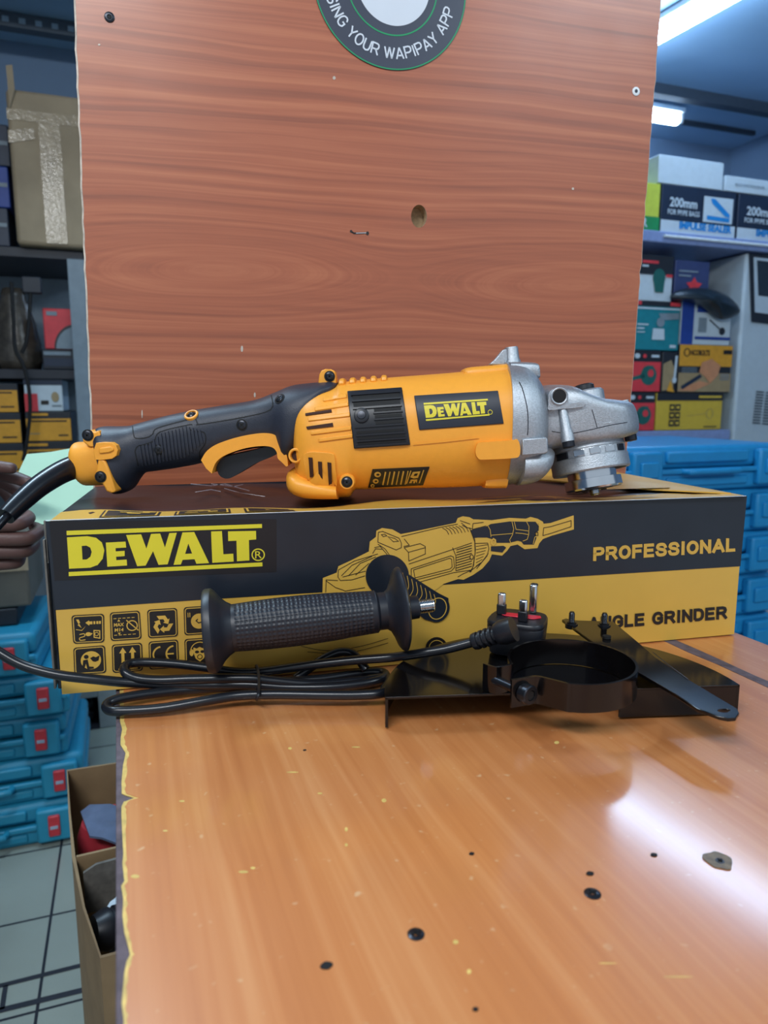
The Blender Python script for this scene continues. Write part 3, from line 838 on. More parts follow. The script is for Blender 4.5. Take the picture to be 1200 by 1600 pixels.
LINES = [  # (crop, points, closed)
    (CA, [(78, 395), (80, 342), (130, 345)], 0), (CA, [(78, 345), (120, 375), (150, 385), (160, 390), (245, 375)], 0),
    (CA, [(132, 300), (130, 330), (140, 345), (190, 342), (245, 325)], 0), (CA, [(132, 300), (200, 262), (300, 232)], 0),
    (CA, [(145, 325), (190, 280), (275, 242)], 0), (CA, [(175, 325), (225, 272), (292, 244)], 0), (CA, [(205, 322), (262, 272)], 0), (CA, [(150, 330), (248, 305)], 0),
    (CA, [(302, 140), (320, 136), (390, 165), (400, 185), (400, 205), (378, 215), (300, 182)], 1), (CA, [(315, 150), (330, 148), (338, 155), (322, 158)], 1), (CA, [(342, 158), (372, 166), (388, 178), (366, 180)], 1),
    (CA, [(285, 205), (310, 200), (340, 235)], 0), (CA, [(300, 190), (330, 210), (352, 240)], 0), (CA, [(278, 230), (290, 210), (318, 212)], 0),
    (CA, [(400, 158), (560, 120), (640, 105)], 0), (CA, [(412, 168), (434, 195), (410, 200)], 0),
    (CA, [(412, 205), (480, 188), (502, 200), (502, 232), (432, 262), (430, 225)], 1), (CA, [(430, 225), (502, 205)], 0),
    (CA, [(442, 295), (610, 240), (622, 245), (626, 290), (612, 305), (450, 345), (442, 335)], 1), (CA, [(452, 300), (606, 250), (614, 255), (616, 288), (606, 296), (458, 334)], 1),
    (CA, [(432, 275), (612, 215), (700, 185)], 0), (CA, [(430, 365), (620, 312), (700, 300)], 0),
    (CA, [(618, 205), (632, 240), (632, 305)], 0), (CA, [(690, 120), (712, 180), (714, 230), (704, 290), (690, 310)], 0),
    (CA, [(640, 330), (660, 318), (700, 300), (740, 270), (770, 230)], 0),
    (CB, [(100, 180), (185, 210)], 0), (CB, [(110, 200), (160, 240), (205, 250), (210, 205)], 0), (CB, [(210, 205), (300, 195)], 0), (CB, [(205, 255), (320, 225)], 0),
    (CB, [(230, 375), (335, 372), (345, 420), (330, 480), (240, 590)], 0), (CB, [(190, 270), (225, 340), (230, 430), (215, 560), (190, 620)], 0),
    (CB, [(812, 242), (870, 232), (1045, 180), (1045, 232), (870, 290), (805, 308)], 1),
]
for f, pts, cl in LINES: stroke(art, S, tr(f, pts), 0.95, 'ink', 0.0009, bool(cl))
for k in range(7): stroke(art, S, smooth2(tr(CA, [(575 + k * 14, 122 - k * 2), (592 + k * 14, 132 - k * 2), (602 + k * 14, 150 - k * 2)])), 0.9, 'ink', 0.0009)
for k in range(9): stroke(art, S, tr(CA, [(634, 215 + k * 11), (700, 196 + k * 11)]), 1.3, 'ink', 0.0009)
for k in range(7): stroke(art, S, tr(CB, [(235, 400 + k * 28), (335 - k * 9, 385 + k * 25)]), 0.8, 'ink', 0.0009)
fill(art, S, [CA(x, y) for x, y in circ(699, 245, 9, 14, 12)], 'print_yellow', 0.0010); stroke(art, S, [CA(x, y) for x, y in circ(699, 245, 7, 14, 10)], 1.2, 'ink', 0.0011, True)
for pts in ([(330, 215), (355, 260), (362, 320)], [(362, 305), (545, 290)], [(540, 190), (555, 250), (545, 300), (520, 345), (530, 372)], [(560, 192), (575, 255), (635, 262), (685, 270)], [(665, 190), (685, 230), (682, 300)], [(570, 285), (630, 290), (682, 300), (670, 340), (632, 355)], [(748, 195), (772, 225), (770, 262)], [(720, 380), (735, 320), (755, 310)]):
    stroke(art, S, tr(CB, pts), 0.9, 'print_yellow', 0.0011)
stroke(art, S, tr(CB, [(740, 280), (760, 278), (762, 305), (742, 308)]), 1.0, 'ink', 0.0012, True)
stroke(art, S, tr(CB, [(368, 350), (382, 335), (398, 345), (400, 370), (380, 390), (366, 375)]), 2.2, 'print_yellow', 0.0012, True)
# lower curve of the printed guard
stroke(art, S, smooth2([(470, 1009), (510, 1016), (560, 1010), (606, 997)]), 0.9, 'ink', 0.0009); stroke(art, S, smooth2([(480, 1018), (540, 1020), (606, 1004)]), 0.9, 'ink', 0.0009)
fill(art, S, [(x, y) for x, y in circ(682, 1012, 17, 24, 17)], 'ink', 0.0006); stroke(art, S, circ(682, 1012, 12, 24, 12), 1.2, 'print_yellow', 0.0008, True)
art.build('front_print', carton, smooth=False)
# --- lid print
S = Flat(bxp(0, 0, BH + 0.0026), UP)
lid = MB()
def lp(s, d, lift=0.0): return bxp(s, d, BH + 0.0004 + lift)
def lid_poly(pts, mat, lift):
    q = [lp(s, d, lift) for s, d in pts]; t = geometry.tessellate_polygon([[Vector((s, d, 0)) for s, d in pts]]); lid.add(q, t, mat)
def lid_strip(s0, s1, d0, d1, mat, lift, n=40):
    vs = []; 
    for k in range(n + 1):
        s = s0 + (s1 - s0) * k / n
        for d in (d0, d1): vs.append(lp(s, d, lift + dent(s, d, BH)))
    lid.add(vs, [(2 * k, 2 * k + 2, 2 * k + 3, 2 * k + 1) for k in range(n)], mat)
lid_strip(0.0, BL, 0.0008, 0.040, 'print_yellow', 0.0002)
for k in range(4):
    s0 = 0.030 + k * 0.049
    lid_strip(s0, s0 + 0.039, 0.006, 0.034, 'ink', 0.0004, 4); lid_strip(s0 + .0015, s0 + 0.0375, 0.0075, 0.0325, 'print_yellow', 0.0006, 4); lid_strip(s0 + .003, s0 + 0.036, 0.009, 0.031, 'ink', 0.0008, 4)
    r_ = random.Random(k)
    for j in range(5): 
        a = s0 + .005 + r_.random() * .024; b = .011 + r_.random() * .014
        lid_strip(a, a + .004 + r_.random() * .006, b, b + .002 + r_.random() * .004, 'print_yellow', 0.0010, 2)
for a, b, d0, d1 in ((0.30, 0.36, 0.01, 0.02), (0.345, 0.42, 0.018, 0.028), (0.41, 0.47, 0.006, 0.016)):
    lid_poly([(a, d0), (b, d0 + 0.004), (b - 0.01, d1), (a + 0.015, d1 - 0.003)], 'print_black', 0.0028)
lid_poly([(0.40, 0.05), (0.50, 0.045), (0.51, 0.06), (0.42, 0.075)], 'print_yellow', 0.0026)
lid_poly([(0.43, 0.09), (0.47, 0.085), (0.48, 0.10), (0.44, 0.11)], 'print_yellow', 0.0026)
lid.build('lid_print', carton, smooth=False)
mb = MB()
M['crease'] = pmat('white_crease', 'c9cdd4', 0.5)
for pts in ([(298, 757), (330, 760), (352, 757), (372, 763), (390, 768)], [(305, 770), (330, 766), (345, 769)], [(350, 764), (375, 771), (414, 777)], [(330, 757), (365, 761), (380, 758)]):
    stroke(mb, S, pts, 0.9, 'crease', 0.0006)
stroke(mb, Flat(bxp(0, 0, BH + .0004), UP), [(71, 814.0), (300, 806.2), (600, 795.4), (900, 784.8), (1166, 775.4)], 1.0, 'crease', 0.0003)
mb.build('lid_creases', carton, smooth=False)

# ================================================================== the upright wooden board
BRD = 0.214
BP = BF0 + BY * BRD; BN = -BY
Lt, Lb = at_plane(114.5, 0, BP, BN), at_plane(142, 680, BP, BN)
Rt, Rb = at_plane(1033, 0, BP, BN), at_plane(981, 690, BP, BN)
def ext_to(a, b, z):            # continue the line a-b to height z
    t = (z - a.z) / (b.z - a.z); return a + (b - a) * t
c_tl, c_bl, c_tr, c_br = ext_to(Lt, Lb, 0.92), ext_to(Lt, Lb, 0.0008), ext_to(Rt, Rb, 0.92), ext_to(Rt, Rb, 0.0008)
board = thing('wooden_board', 'tall reddish-brown wood-grain board standing upright behind the grinder and its carton', 'board', (c_bl + c_br) / 2)
_bo = (c_bl + c_br) / 2
def bloc(u, v): p = at_plane(u, v, BP, BN) - _bo; return (p.dot(BX), p.z)
M['board_wood'] = wood('board_laminate', '874529', 'a55836', 'b86c46', [bloc(890, 445), bloc(340, 425)], 'X', aspect=5.5, freq=90, rough=0.42, contrast=0.85, coat=0.6, coat_rough=0.25, coat_ior=1.5)
rnd = random.Random(11)
def rough_edge(a, b, n, amp):
    out = []
    t = (b - a).normalized(); w = t.cross(BN)
    for k in range(n + 1):
        out.append(a.lerp(b, k / n) + w * ((rnd.random() - 0.5) * 2 * amp * (3 if rnd.random() < .12 else 1) if 0 < k < n else 0))
    return out
le = rough_edge(c_tl, c_bl, 90, 0.0005); re_ = rough_edge(c_br, c_tr, 90, 0.0004)
out = le + re_
hole = [at_plane(654.5 + 12.3 * math.cos(t), 338 + 18 * math.sin(t), BP, BN) for t in [k * 2 * math.pi / 36 for k in range(36)]]
mb = MB()
inset = [p + (BX * 0.0016) for p in le] + [p - BX * 0.0006 for p in re_]
def cap(outline, hol, off, mat):
    l = [[p + BY * off for p in outline]] + ([[p + BY * off for p in hol]] if hol else [])
    tri = geometry.tessellate_polygon(l); mb.add([p for q in l for p in q], tri, mat)
cap(inset, hole, -0.0004, 'board_wood')
o = mb.build('laminate_face', board, smooth=False); reframe(o, BX, UP, BX.cross(UP))
mb = MB()
cap(out, hole, 0.0, 'edge_white'); cap(out, [], 0.016, 'chip_tan')
n = len(out)
mb.add(out + [p + BY * 0.016 for p in out], [(i, (i + 1) % n, n + (i + 1) % n, n + i) for i in range(n)], 'edge_white')
hb = [p + BY * 0.013 for p in hole]; k = len(hole)
mb.add(hole + hb, [(i, (i + 1) % k, k + (i + 1) % k, k + i) for i in range(k)] + [tuple(range(k, 2 * k))], 'chip_tan')
mb.build('chipboard_core', board, smooth=False)
SB = Flat(BP - BY * 0.0004, BN)
for (u, v, m_, ins) in ((171, 27, 'dark_steel', 'slot_black'), (993.5, 143, 'lamp_white', 'dark_steel')):
    mb = MB(); p = SB(u, v, 0.0); 
    mb.lathe(p, BN, [(-0.001, 0.0043), (0.0006, 0.0043), (0.0011, 0.0034), (0.0011, 0.0020), (0.0004, 0.0016)], m_, n=24)
    mb.lathe(p, BN, [(0.0001, 0.0018), (0.00105, 0.0016)], ins, n=6); mb.build('screw', board)
mb = MB(); stroke(mb, SB, [(548, 361.5), (553, 364.5), (562, 364.5), (574, 364)], 2.4, 'slot_black', 0.0004); fill(mb, SB, circ(574, 364.5, 2.4, 10, 3), 'ink', 0.0006); fill(mb, SB, circ(548.5, 361.5, 2, 10), 'ink', 0.0006)
stroke(mb, SB, [(556, 364.5), (572, 364)], 0.9, 'crease', 0.0007); mb.build('staple', board, smooth=False)
mb = MB()
for u, v, w, h in ((378, 545, 4, 10), (398, 617, 3, 8), (522, 122, 5, 6), (222, 647, 2, 14), (155, 70, 4, 3), (895, 295, 4, 4)):
    mb = MB(); fill(mb, SB, circ(u, v, w / 2, 8, h / 2), 'edge_white', 0.0003); mb.build('scratch', board, smooth=False)

# round sticker on the board
SCX, SCY, SR = 611, -24, 134.0
pc = SB(SCX, SCY, 0.0003)
root = thing('round_sticker', 'round dark grey sticker with green rings and white lettering on the wooden board', 'sticker', pc)
M['st_grey'] = pmat('sticker_grey', '3a3f4e', 0.35, var=0.04); M['st_white'] = pmat('sticker_white', 'cfd6e0', 0.35, var=0.02); M['st_green'] = pmat('sticker_green', '12905a', 0.4, var=0.03)
mr = (SB(SCX, SCY + SR, 0) - SB(SCX, SCY, 0)).length; 
def sp(x, y, off): return pc + BX * (x / SR * mr) + UP * (-y / SR * mr) + BN * off
class SS: step = None
SS_ = lambda x, y, off: sp(x, y, off)
class _S:
    step = None
    def __call__(self, x, y, off): return sp(x, y, off)
SS_ = _S()
mb = MB(); mb.prism([sp(x, y, 0.0005) for x, y in circ(0, 0, SR, 96)], BY * 0.0005, 'st_grey'); mb.build('sticker_disc', root, smooth=False)
mb = MB()
stroke(mb, SS_, circ(0, 0, SR - 1.5, 96), 2.0, 'st_green', 0.0007, True); stroke(mb, SS_, circ(2, 0, 79, 80), 2.4, 'st_green', 0.0007, True)
fill(mb, SS_, circ(4, 0, 64, 64), 'st_white', 0.0007)
PH = 'USING YOUR WAPIPAY APP'
w_ = 0.13; gap_ = 0.15; capw = [GLYPH[ch][0] + w_ + gap_ for ch in PH]; tot = sum(capw)
a_end = R(13); a_start = a_end + R(152) * tot / (tot - capw[0]); acc = 0; r_in, hh = 97.0, 20.5
for ch, cw in zip(PH, capw):
    for pl_ in GLYPH[ch][1]:
        pts = []
        for x, y in pl_:
            xx = acc + gap_ / 2 + w_ / 2 + x; yy = w_ / 2 + y * (1 - w_)
            ang = a_start + (a_end - a_start) * (acc + cw / 2) / tot
            c_ = Vector((math.cos(ang), math.sin(ang))); tx = Vector((math.sin(ang), -math.cos(ang)))
            q = c_ * (r_in + hh * (1 - yy)) + tx * ((xx - acc - cw / 2) * 15.3); pts.append((q.x, q.y))
        stroke(mb, SS_, pts, w_ * hh, 'st_white', 0.0009)
    acc += cw
mb.build('sticker_print', root, smooth=False)

# ================================================================== the angle grinder (lies on the carton)
YG = 0.580                                   # its long axis lies about level with the picture at this distance
def G(u, v, dy=0.0): return at_y(u, v, YG) + Vector((0, dy, 0))
def sec(ut, vt, ub, vb, hd, n=2.4, dy=0.0, k=40):
    a, b = G(ut, vt, dy), G(ub, vb, dy); c = (a + b) / 2; up = (a - b) / 2; dp = Vector((0, -hd, 0))
    out = []
    for i in range(k):
        t = 2 * math.pi * i / k; ct, st = math.cos(t), math.sin(t)
        out.append(c + up * (math.copysign(abs(ct) ** (2 / n), ct)) + dp * (math.copysign(abs(st) ** (2 / n), st)))
    return out
def spline_secs(keys, sub=4):
    out = []
    for i in range(len(keys) - 1):
        g = lambda j: keys[max(0, min(len(keys) - 1, j))]
        a, b, c, d = g(i - 1), g(i), g(i + 1), g(i + 2)
        for s in range(sub):
            t = s / sub
            out.append(tuple(0.5 * ((2 * b[q]) + (c[q] - a[q]) * t + (2 * a[q] - 5 * b[q] + 4 * c[q] - d[q]) * t * t + (3 * b[q] - a[q] - 3 * c[q] + d[q]) * t ** 3) for q in range(len(b))))
    out.append(tuple(keys[-1])); return out
def loft(keys, mat, sub=4, dy=0.0, k=40):
    keys = [q if len(q) == 6 else q + (2.4,) for q in keys]
    mb = MB(); mb.rings([sec(*q[:5], n=q[5], dy=dy, k=k) for q in spline_secs(keys, sub)], mat); return mb
def plate(pts, y0, y1, mat):                # traced outline with real depth
    mb = MB(); mb.prism([at_y(u, v, YG + y0) for u, v in pts], (0, y1 - y0, 0), mat); return mb

grinder = thing('angle_grinder', 'yellow and black corded angle grinder with grey metal head lying on the printed carton', 'angle grinder', G(560, 772))

body = loft([(459, 660, 462, 718, 0.006, 2.2), (461, 640, 465, 735, 0.022, 2.2), (468, 624, 471, 755, 0.036, 2.4), (481, 614, 484, 769, 0.0435), (502, 606, 506, 775, 0.0468), (524, 603, 529, 775.5, 0.0475), (532, 597.5, 538, 775.5, 0.0476), (544, 596, 548, 774, 0.0476), (551, 595, 555, 764, 0.0476), (560, 594, 566, 763, 0.0475), (607, 590, 612, 762, 0.0475), (700, 583, 704, 760, 0.0475), (770, 576, 768, 757, 0.0475), (791, 574, 785, 756, 0.0475)], 'yellow_plastic', k=72)
body.build('motor_housing', grinder, angle=50)
# thin step where the two halves meet, low on the side
WB = Wrap(body)
mb = MB()
stroke(mb, WB, [(645, 694), (700, 689), (748, 683.5)], 2.0, 'yellow_plastic', 0.0009); mb.build('housing_ridge', grinder)
def pad(pts, lift, name, mat='yellow_plastic', S=None, bev=0.002):
    S = S or WB; mb = MB(); q = dens(smooth2(pts, 3, True), 0)
    a = [S(u, v, lift) for u, v in q]; b = [S(u, v, -0.004) for u, v in q]; n = len(q)
    c = S(sum(p[0] for p in q) / n, sum(p[1] for p in q) / n, lift)
    mb.add(a + [c], [(i, (i + 1) % n, n) for i in range(n)], mat)
    mb.add(a + b, [(i, (i + 1) % n, n + (i + 1) % n, n + i) for i in range(n)], mat)
    return mb.build(name, grinder, angle=60, bevel=bev, bseg=3)
mb = plate(smooth2([(745, 696), (750, 691.5), (770, 690), (800, 688), (809, 687), (813, 700), (811, 713), (800, 716), (760, 718), (748, 717), (743, 707)], 3, True), -0.0510, -0.028, 'yellow_plastic'); mb.build('screw_boss', grinder, bevel=0.0036, bseg=4)
mb = loft([(720, 584, 722, 600, 0.016, 4), (727, 575.5, 728, 600, 0.019, 4), (760, 572, 762, 600, 0.020, 4), (791, 569, 792, 600, 0.020, 4)], 'yellow_plastic', k=28); mb.build('top_boss', grinder)
mb = loft([(752, 735, 750, 758, 0.030, 4), (764, 730, 762, 759, 0.031, 4), (786, 730, 782, 758.5, 0.031, 4)], 'yellow_plastic', k=28); mb.build('bottom_boss', grinder)
for k in range(5):                               # cooling ribs on top
    u = 536 + k * 16; v = 596 - k * 1.3
    mb = loft([(u - 5, v, u - 5, v + 12, 0.020, 3), (u - 3, v - 4, u - 3, v + 12, 0.022, 3), (u + 3, v - 4.4, u + 3, v + 12, 0.022, 3), (u + 5, v - .4, u + 5, v + 12, 0.020, 3)], 'yellow_plastic', sub=2, k=20); mb.build('cooling_rib', grinder)
# upper rear screw boss with its screw
mb = plate([(497, 600), (499, 585), (502, 579), (508, 576.5), (518, 577), (523, 580), (525, 592), (526, 602)], -0.012, 0.010, 'yellow_plastic'); o = mb.build('lug', grinder, bevel=0.002, bseg=3)
def gscrew(u, v, r, dy=None, S=None, parent=grinder, name='screw', up_=None):
    if S is None: p = at_y(u, v, YG + dy); n = Vector((0, -1, 0))
    else: p, n = S.hit(u, v)
    if up_ is not None: n = Vector(up_).normalized()
    mb = MB(); mb.lathe(p - n * 0.001, n, [(0, r * 1.25), (0.0012, r * 1.25), (0.0013, r)], 'slot_black', n=24)
    mb.lathe(p + n * 0.0001, n, [(0, r), (0.0008, r * 0.95), (0.0014, r * 0.6), (0.0012, r * 0.2)], 'screw', n=20)
    t = n.cross(UP).normalized(); w = n.cross(t)
    for ax in ((t + w).normalized(), (t - w).normalized()):
        mb.box(p + n * 0.0014, (r * 1.3, r * 0.3, 0.0006), 'slot_black', (ax, n.cross(ax), n))
    return mb.build(name, parent)
gscrew(515, 588, 0.0034, -0.0125)

# handle
handle = loft([(156, 668, 184, 771, 0.024, 2.6), (164, 666, 194, 770, 0.027, 2.6), (184, 666, 206, 764, 0.027), (203, 665, 214, 752, 0.0235), (214, 662, 226, 739, 0.021), (236, 656, 245, 735.5, 0.020), (267, 648, 276, 731, 0.020), (307, 640, 317, 723, 0.020), (350, 633, 359, 709, 0.021), (398, 625, 408, 699, 0.0225), (428, 614, 436, 704, 0.026), (455, 603, 450, 726, 0.033), (480, 599, 474, 700, 0.034), (505, 597, 500, 640, 0.0285), (520, 596.5, 517, 622, 0.024), (528, 598, 526, 614, 0.018)], 'black_rubber', k=64)
handle.build('handle', grinder, angle=60)
WH = Wrap(handle); WA = Wrap(handle, body)
mb = MB()                                        # moulded seams of the rubber overmould
for pts in ([(207, 666), (209, 680), (213, 685), (228, 684), (238, 679), (246, 669), (288, 657), (292, 655)], [(306, 655), (309, 662), (314, 663), (380, 652), (423, 640), (424, 618)], [(216, 697), (240, 689), (250, 675), (294, 664), (300, 664)],
            [(211, 705), (216, 697), (236, 694)], [(211, 705), (216, 728)], [(295, 669), (303, 674), (319, 676), (321, 692), (312, 706), (313, 716)]):
    stroke(mb, WH, smooth2(pts, 4), 1.6, 'slot_black', 0.00025)
mb.build('grip_seams', grinder, smooth=False)
for k in range(18):                              # grip ribs
    u = 217 + k * 5.5; top = 697 - k * 1.6 - (10 * min(1, max(0, (k - 3) / 3)) if k < 14 else 10 - (k - 13) * 3); bot = 727 - k * 1.1
    if k > 12: bot -= (k - 12) * 3.2
    if 4 <= k <= 7 and True:
        pass
    mb = MB(); S = WH
    a = [S(u + 4 * t / 8 * 1.2, top + (bot - top) * t / 8, 0.0010) for t in range(9)]; b = [S(u + 2.6 + 4 * t / 8 * 1.2, top + (bot - top) * t / 8, 0.0010) for t in range(9)]
    c = [S(u - .7 + 4 * t / 8 * 1.2, top + (bot - top) * t / 8, -0.0004) for t in range(9)]; d = [S(u + 3.3 + 4 * t / 8 * 1.2, top + (bot - top) * t / 8, -0.0004) for t in range(9)]
    vs = c + a + b + d; fs = []
    for r_ in range(3):
        for t in range(8): fs.append((r_ * 9 + t, r_ * 9 + t + 1, (r_ + 1) * 9 + t + 1, (r_ + 1) * 9 + t))
    mb.add(vs, fs, 'black_rubber'); mb.build('grip_rib', grinder)
for u, v, r in ((248, 703, 0.0036), (378, 664, 0.0036), (437, 623, 0.0036)): gscrew(u, v, r, S=WH)
p, n = WH.hit(299, 648.5); mb = MB(); mb.lathe(p - n * 0.002, n, [(0, 0.0057), (0.0026, 0.0057), (0.0032, 0.0050), (0.0032, 0.0042), (0.002, 0.0040)], 'yellow_plastic', n=28); mb.build('screw_collar', grinder); gscrew(299, 648.5, 0.0030, S=WH)

# yellow end cap with three lugs
cap_ = loft([(116, 697, 127, 750, 0.016, 2.3), (120, 691, 135, 757, 0.019, 2.4), (132, 690, 144, 758, 0.0205, 2.6), (150, 684, 163, 757, 0.0215, 2.6), (160, 680, 178, 752, 0.022, 2.6)], 'yellow_plastic', k=48)
cap_.build('end_cap', grinder, angle=50)
mb = plate([(129, 690), (129, 681), (133, 674), (140, 672), (148, 675), (154, 672), (157, 680), (160, 692), (150, 698), (138, 698)], -0.021, 0.010, 'yellow_plastic'); mb.build('cap_lug', grinder, bevel=0.002, bseg=3)
mb = plate([(150, 692), (160, 691), (174, 691.5), (181, 696), (184, 703), (182, 712), (175, 717), (160, 719), (148, 718), (146, 704)], -0.0300, 0.0, 'yellow_plastic'); mb.build('cap_lug', grinder, bevel=0.0025, bseg=3)
mb = plate([(154, 700), (170, 697), (177, 699), (178, 704), (172, 707), (154, 709)], -0.0312, -0.02, 'yellow_plastic'); mb.build('lug_ridge', grinder, bevel=0.0014, bseg=3)
mb = plate([(153, 716), (164, 719), (171, 737), (181, 768), (174, 771.5), (166, 768), (160, 757), (151, 753), (149, 742)], -0.0295, 0.004, 'yellow_plastic'); mb.build('cap_lug', grinder, bevel=0.002, bseg=3)
gscrew(137, 680, 0.0036, -0.0214); gscrew(157, 745, 0.0036, -0.0299)

# trigger guard (yellow hook) and trigger paddle
outer = smooth2([(314, 719), (322, 706), (335, 696), (352, 689), (372, 683), (395, 678.5), (415, 677), (430, 680), (440, 690), (446, 703), (449, 717), (450, 728)], 4)
inner = smooth2([(447, 729), (440, 722), (434, 716), (432, 706), (425, 699), (410, 697), (385, 700), (362, 707), (347, 714), (338, 722), (333, 732), (331, 740)], 4)
mb = plate(outer + inner + [(322, 732)], -0.0265, 0.0265, 'yellow_plastic'); mb.build('trigger_guard', grinder, bevel=0.0022, bseg=3)
mb = plate(smooth2([(338, 724), (346, 716), (362, 711), (390, 705), (416, 698), (430, 700), (433, 708), (424, 714), (400, 724), (378, 737), (360, 747), (349, 747), (341, 740)], 4, True), -0.016, 0.016, 'black_plastic'); mb.build('trigger', grinder, bevel=0.003, bseg=3)

# rear lower foot with its vents, rear vents, boss ring
foot = loft([(452, 738, 453, 752, 0.018, 2.4), (455, 733, 456, 761, 0.031, 2.6), (464, 730, 465, 769, 0.0405, 2.6), (480, 732, 482, 774, 0.0440, 2.6), (505, 738, 507, 775, 0.0455, 2.6), (530, 745, 532, 774, 0.045, 2.6)], 'yellow_plastic', k=56)
foot.build('rear_foot', grinder, angle=50)
WF = Wrap(body, foot, handle)
pad([(476, 712), (484, 706), (500, 706), (518, 708), (523, 712), (525, 735), (526, 757), (510, 759), (490, 757), (482, 748), (478, 730)], 0.0022, 'vent_panel', S=WF, bev=0.0012)
WF2 = WF
for q in ([(484, 714), (489.5, 714.5), (491, 742), (486, 743)], [(498, 720), (503.5, 720.5), (505, 755), (500, 756)], [(512, 721), (518, 722), (519, 752), (514, 754)]):
    mb = MB(); grid(mb, WF, q, 'slot_dark', 0.0030, 2, 8, 0.004); mb.build('vent_slot', grinder)
for q in ([(478, 646.5), (518, 640.5), (518.5, 644.5), (478, 650)], [(479, 667), (520, 661), (521, 666.5), (480.5, 671)]):
    mb = MB(); grid(mb, WB, q, 'slot_dark', 0.0009, 10, 2, 0.003); mb.build('vent_slot', grinder)
for (a, b) in (((505, 625), (542, 619)), ((492, 640), (545, 632)), ((482, 656), (547, 648)), ((486, 677), (549, 669)), ((498, 688), (551, 681))):
    mb = MB(); grid(mb, WB, [(a[0], a[1] - 3), (b[0], b[1] - 3), (b[0], b[1] + 3), (a[0], a[1] + 3)], 'yellow_plastic', 0.0011, 12, 2, 0.0025); mb.build('louvre', grinder, bevel=0.0006)
p, n = WF.hit(463, 712); n = Vector((-0.25, -0.97, 0.05)).normalized(); p = p + n * 0.001
mb = MB(); mb.lathe(p - n * 0.008, n, [(0, 0.0058), (0.009, 0.0058), (0.0100, 0.0050), (0.0098, 0.0040), (0.004, 0.0038)], 'yellow_plastic', n=28); mb.build('round_boss', grinder)
mb = MB(); mb.lathe(p - n * 0.002, n, [(0, 0.0036), (0.001, 0.0036)], 'slot_dark', n=24); mb.build('boss_hole', grinder)
mb = MB(); mb.lathe(at_y(542, 753, YG - 0.0455) + Vector((0, 0.026, 0)), Vector((0, -1, 0)), [(0, 0.0068), (0.024, 0.0060), (0.0256, 0.0054)], 'yellow_plastic', n=28); mb.build('screw_boss', grinder)
gscrew(542, 753, 0.0034, -0.0455)

# black vent cover
vq = [(543, 613), (628, 607), (641, 695), (553, 701)]
mb = MB(); grid(mb, WB, vq, 'black_plastic', 0.0016, 14, 14, 0.003); cover = mb.build('vent_cover', grinder, bevel=0.0006)
def vp(a, b):
    t = Vector(vq[0]).lerp(Vector(vq[1]), a); w = Vector(vq[3]).lerp(Vector(vq[2]), a); r = t.lerp(w, b); return (r.x, r.y)
def vbar(a0, a1, b0, b1, mat, off, name):
    mb = MB(); grid(mb, WB, [vp(a0, b0), vp(a1, b0), vp(a1, b1), vp(a0, b1)], mat, off, 12, 2, 0.0022); mb.build(name, cover)
for b in (0.10, 0.215): vbar(0.08, 0.93, b, b + 0.075, 'slot_black', 0.0019, 'vent_slot')
for b in (0.335, 0.445, 0.555): vbar(0.44, 0.93, b, b + 0.05, 'slot_black', 0.0019, 'vent_slot')
for b in (0.70, 0.80, 0.885): vbar(0.08, 0.93, b, b + 0.05, 'slot_black', 0.0019, 'vent_slot')
for b in (0.07, 0.18, 0.30, 0.395, 0.505, 0.615, 0.755, 0.855, 0.945): vbar(0.42 if 0.3 < b < 0.6 else 0.06, 0.95, b, b + 0.028, 'black_plastic', 0.0028, 'louvre')
p, n = WB.hit(565, 650); mb = MB(); mb.lathe(p + n * 0.0004, n, [(0, 0.0058), (0.0022, 0.0056), (0.0026, 0.0048)], 'black_plastic', n=24); mb.build('screw_collar', cover)
p = p + n * 0.0028
mb = MB(); mb.lathe(p, n, [(0, 0.0034), (0.0008, 0.003), (0.001, 0.001)], 'screw', n=20); mb.build('screw', cover)

# name plate
nq = [(647, 619), (778, 611), (787, 662), (655, 672)]
mb = MB(); grid(mb, WB, nq, 'logo_navy', 0.0010, 24, 12, 0.003); npl = mb.build('name_plate', grinder, bevel=0.0005)
mb = MB(); org = (662, 630.5)
wordmark(mb, WB, (661.5, 629.0), (101.5, -4.6), (3.6, 29.0), 'logo_yellow', 0.0014, ring=False)
stroke(mb, WB, circ(765.5, 644.5, 3.4, 16), 0.8, 'logo_yellow', 0.0014, True)
mb.build('name_plate_lettering', npl, smooth=False)
# rating label low on the side
rq = [(582, 733), (671, 729), (661, 757), (575, 761)]
mb = MB(); grid(mb, WB, rq, 'rating', 0.0008, 16, 6, 0.002); rl = mb.build('rating_label', grinder)
mb = MB()
for cx, cy, r in ((590, 740, 5.2), (587, 750, 4.6), (582, 757, 3.2)):
    fill(mb, WB, circ(cx, cy, r, 16, r * 0.8), 'print_yellow', 0.0011); fill(mb, WB, circ(cx + .5, cy, r * .5, 10, r * .3), 'rating', 0.0013)
for k in range(6):
    u = 601 + k * 7; 
    stroke(mb, WB, [(u + 1.5, 736 - k * .3), (u - 3, 756 - k * .2)], 1.6 if k % 2 else 2.4, 'print_yellow', 0.0011)
wq = lambda q: (648 + (q[1]) / 221 * -0 + 0, 0)
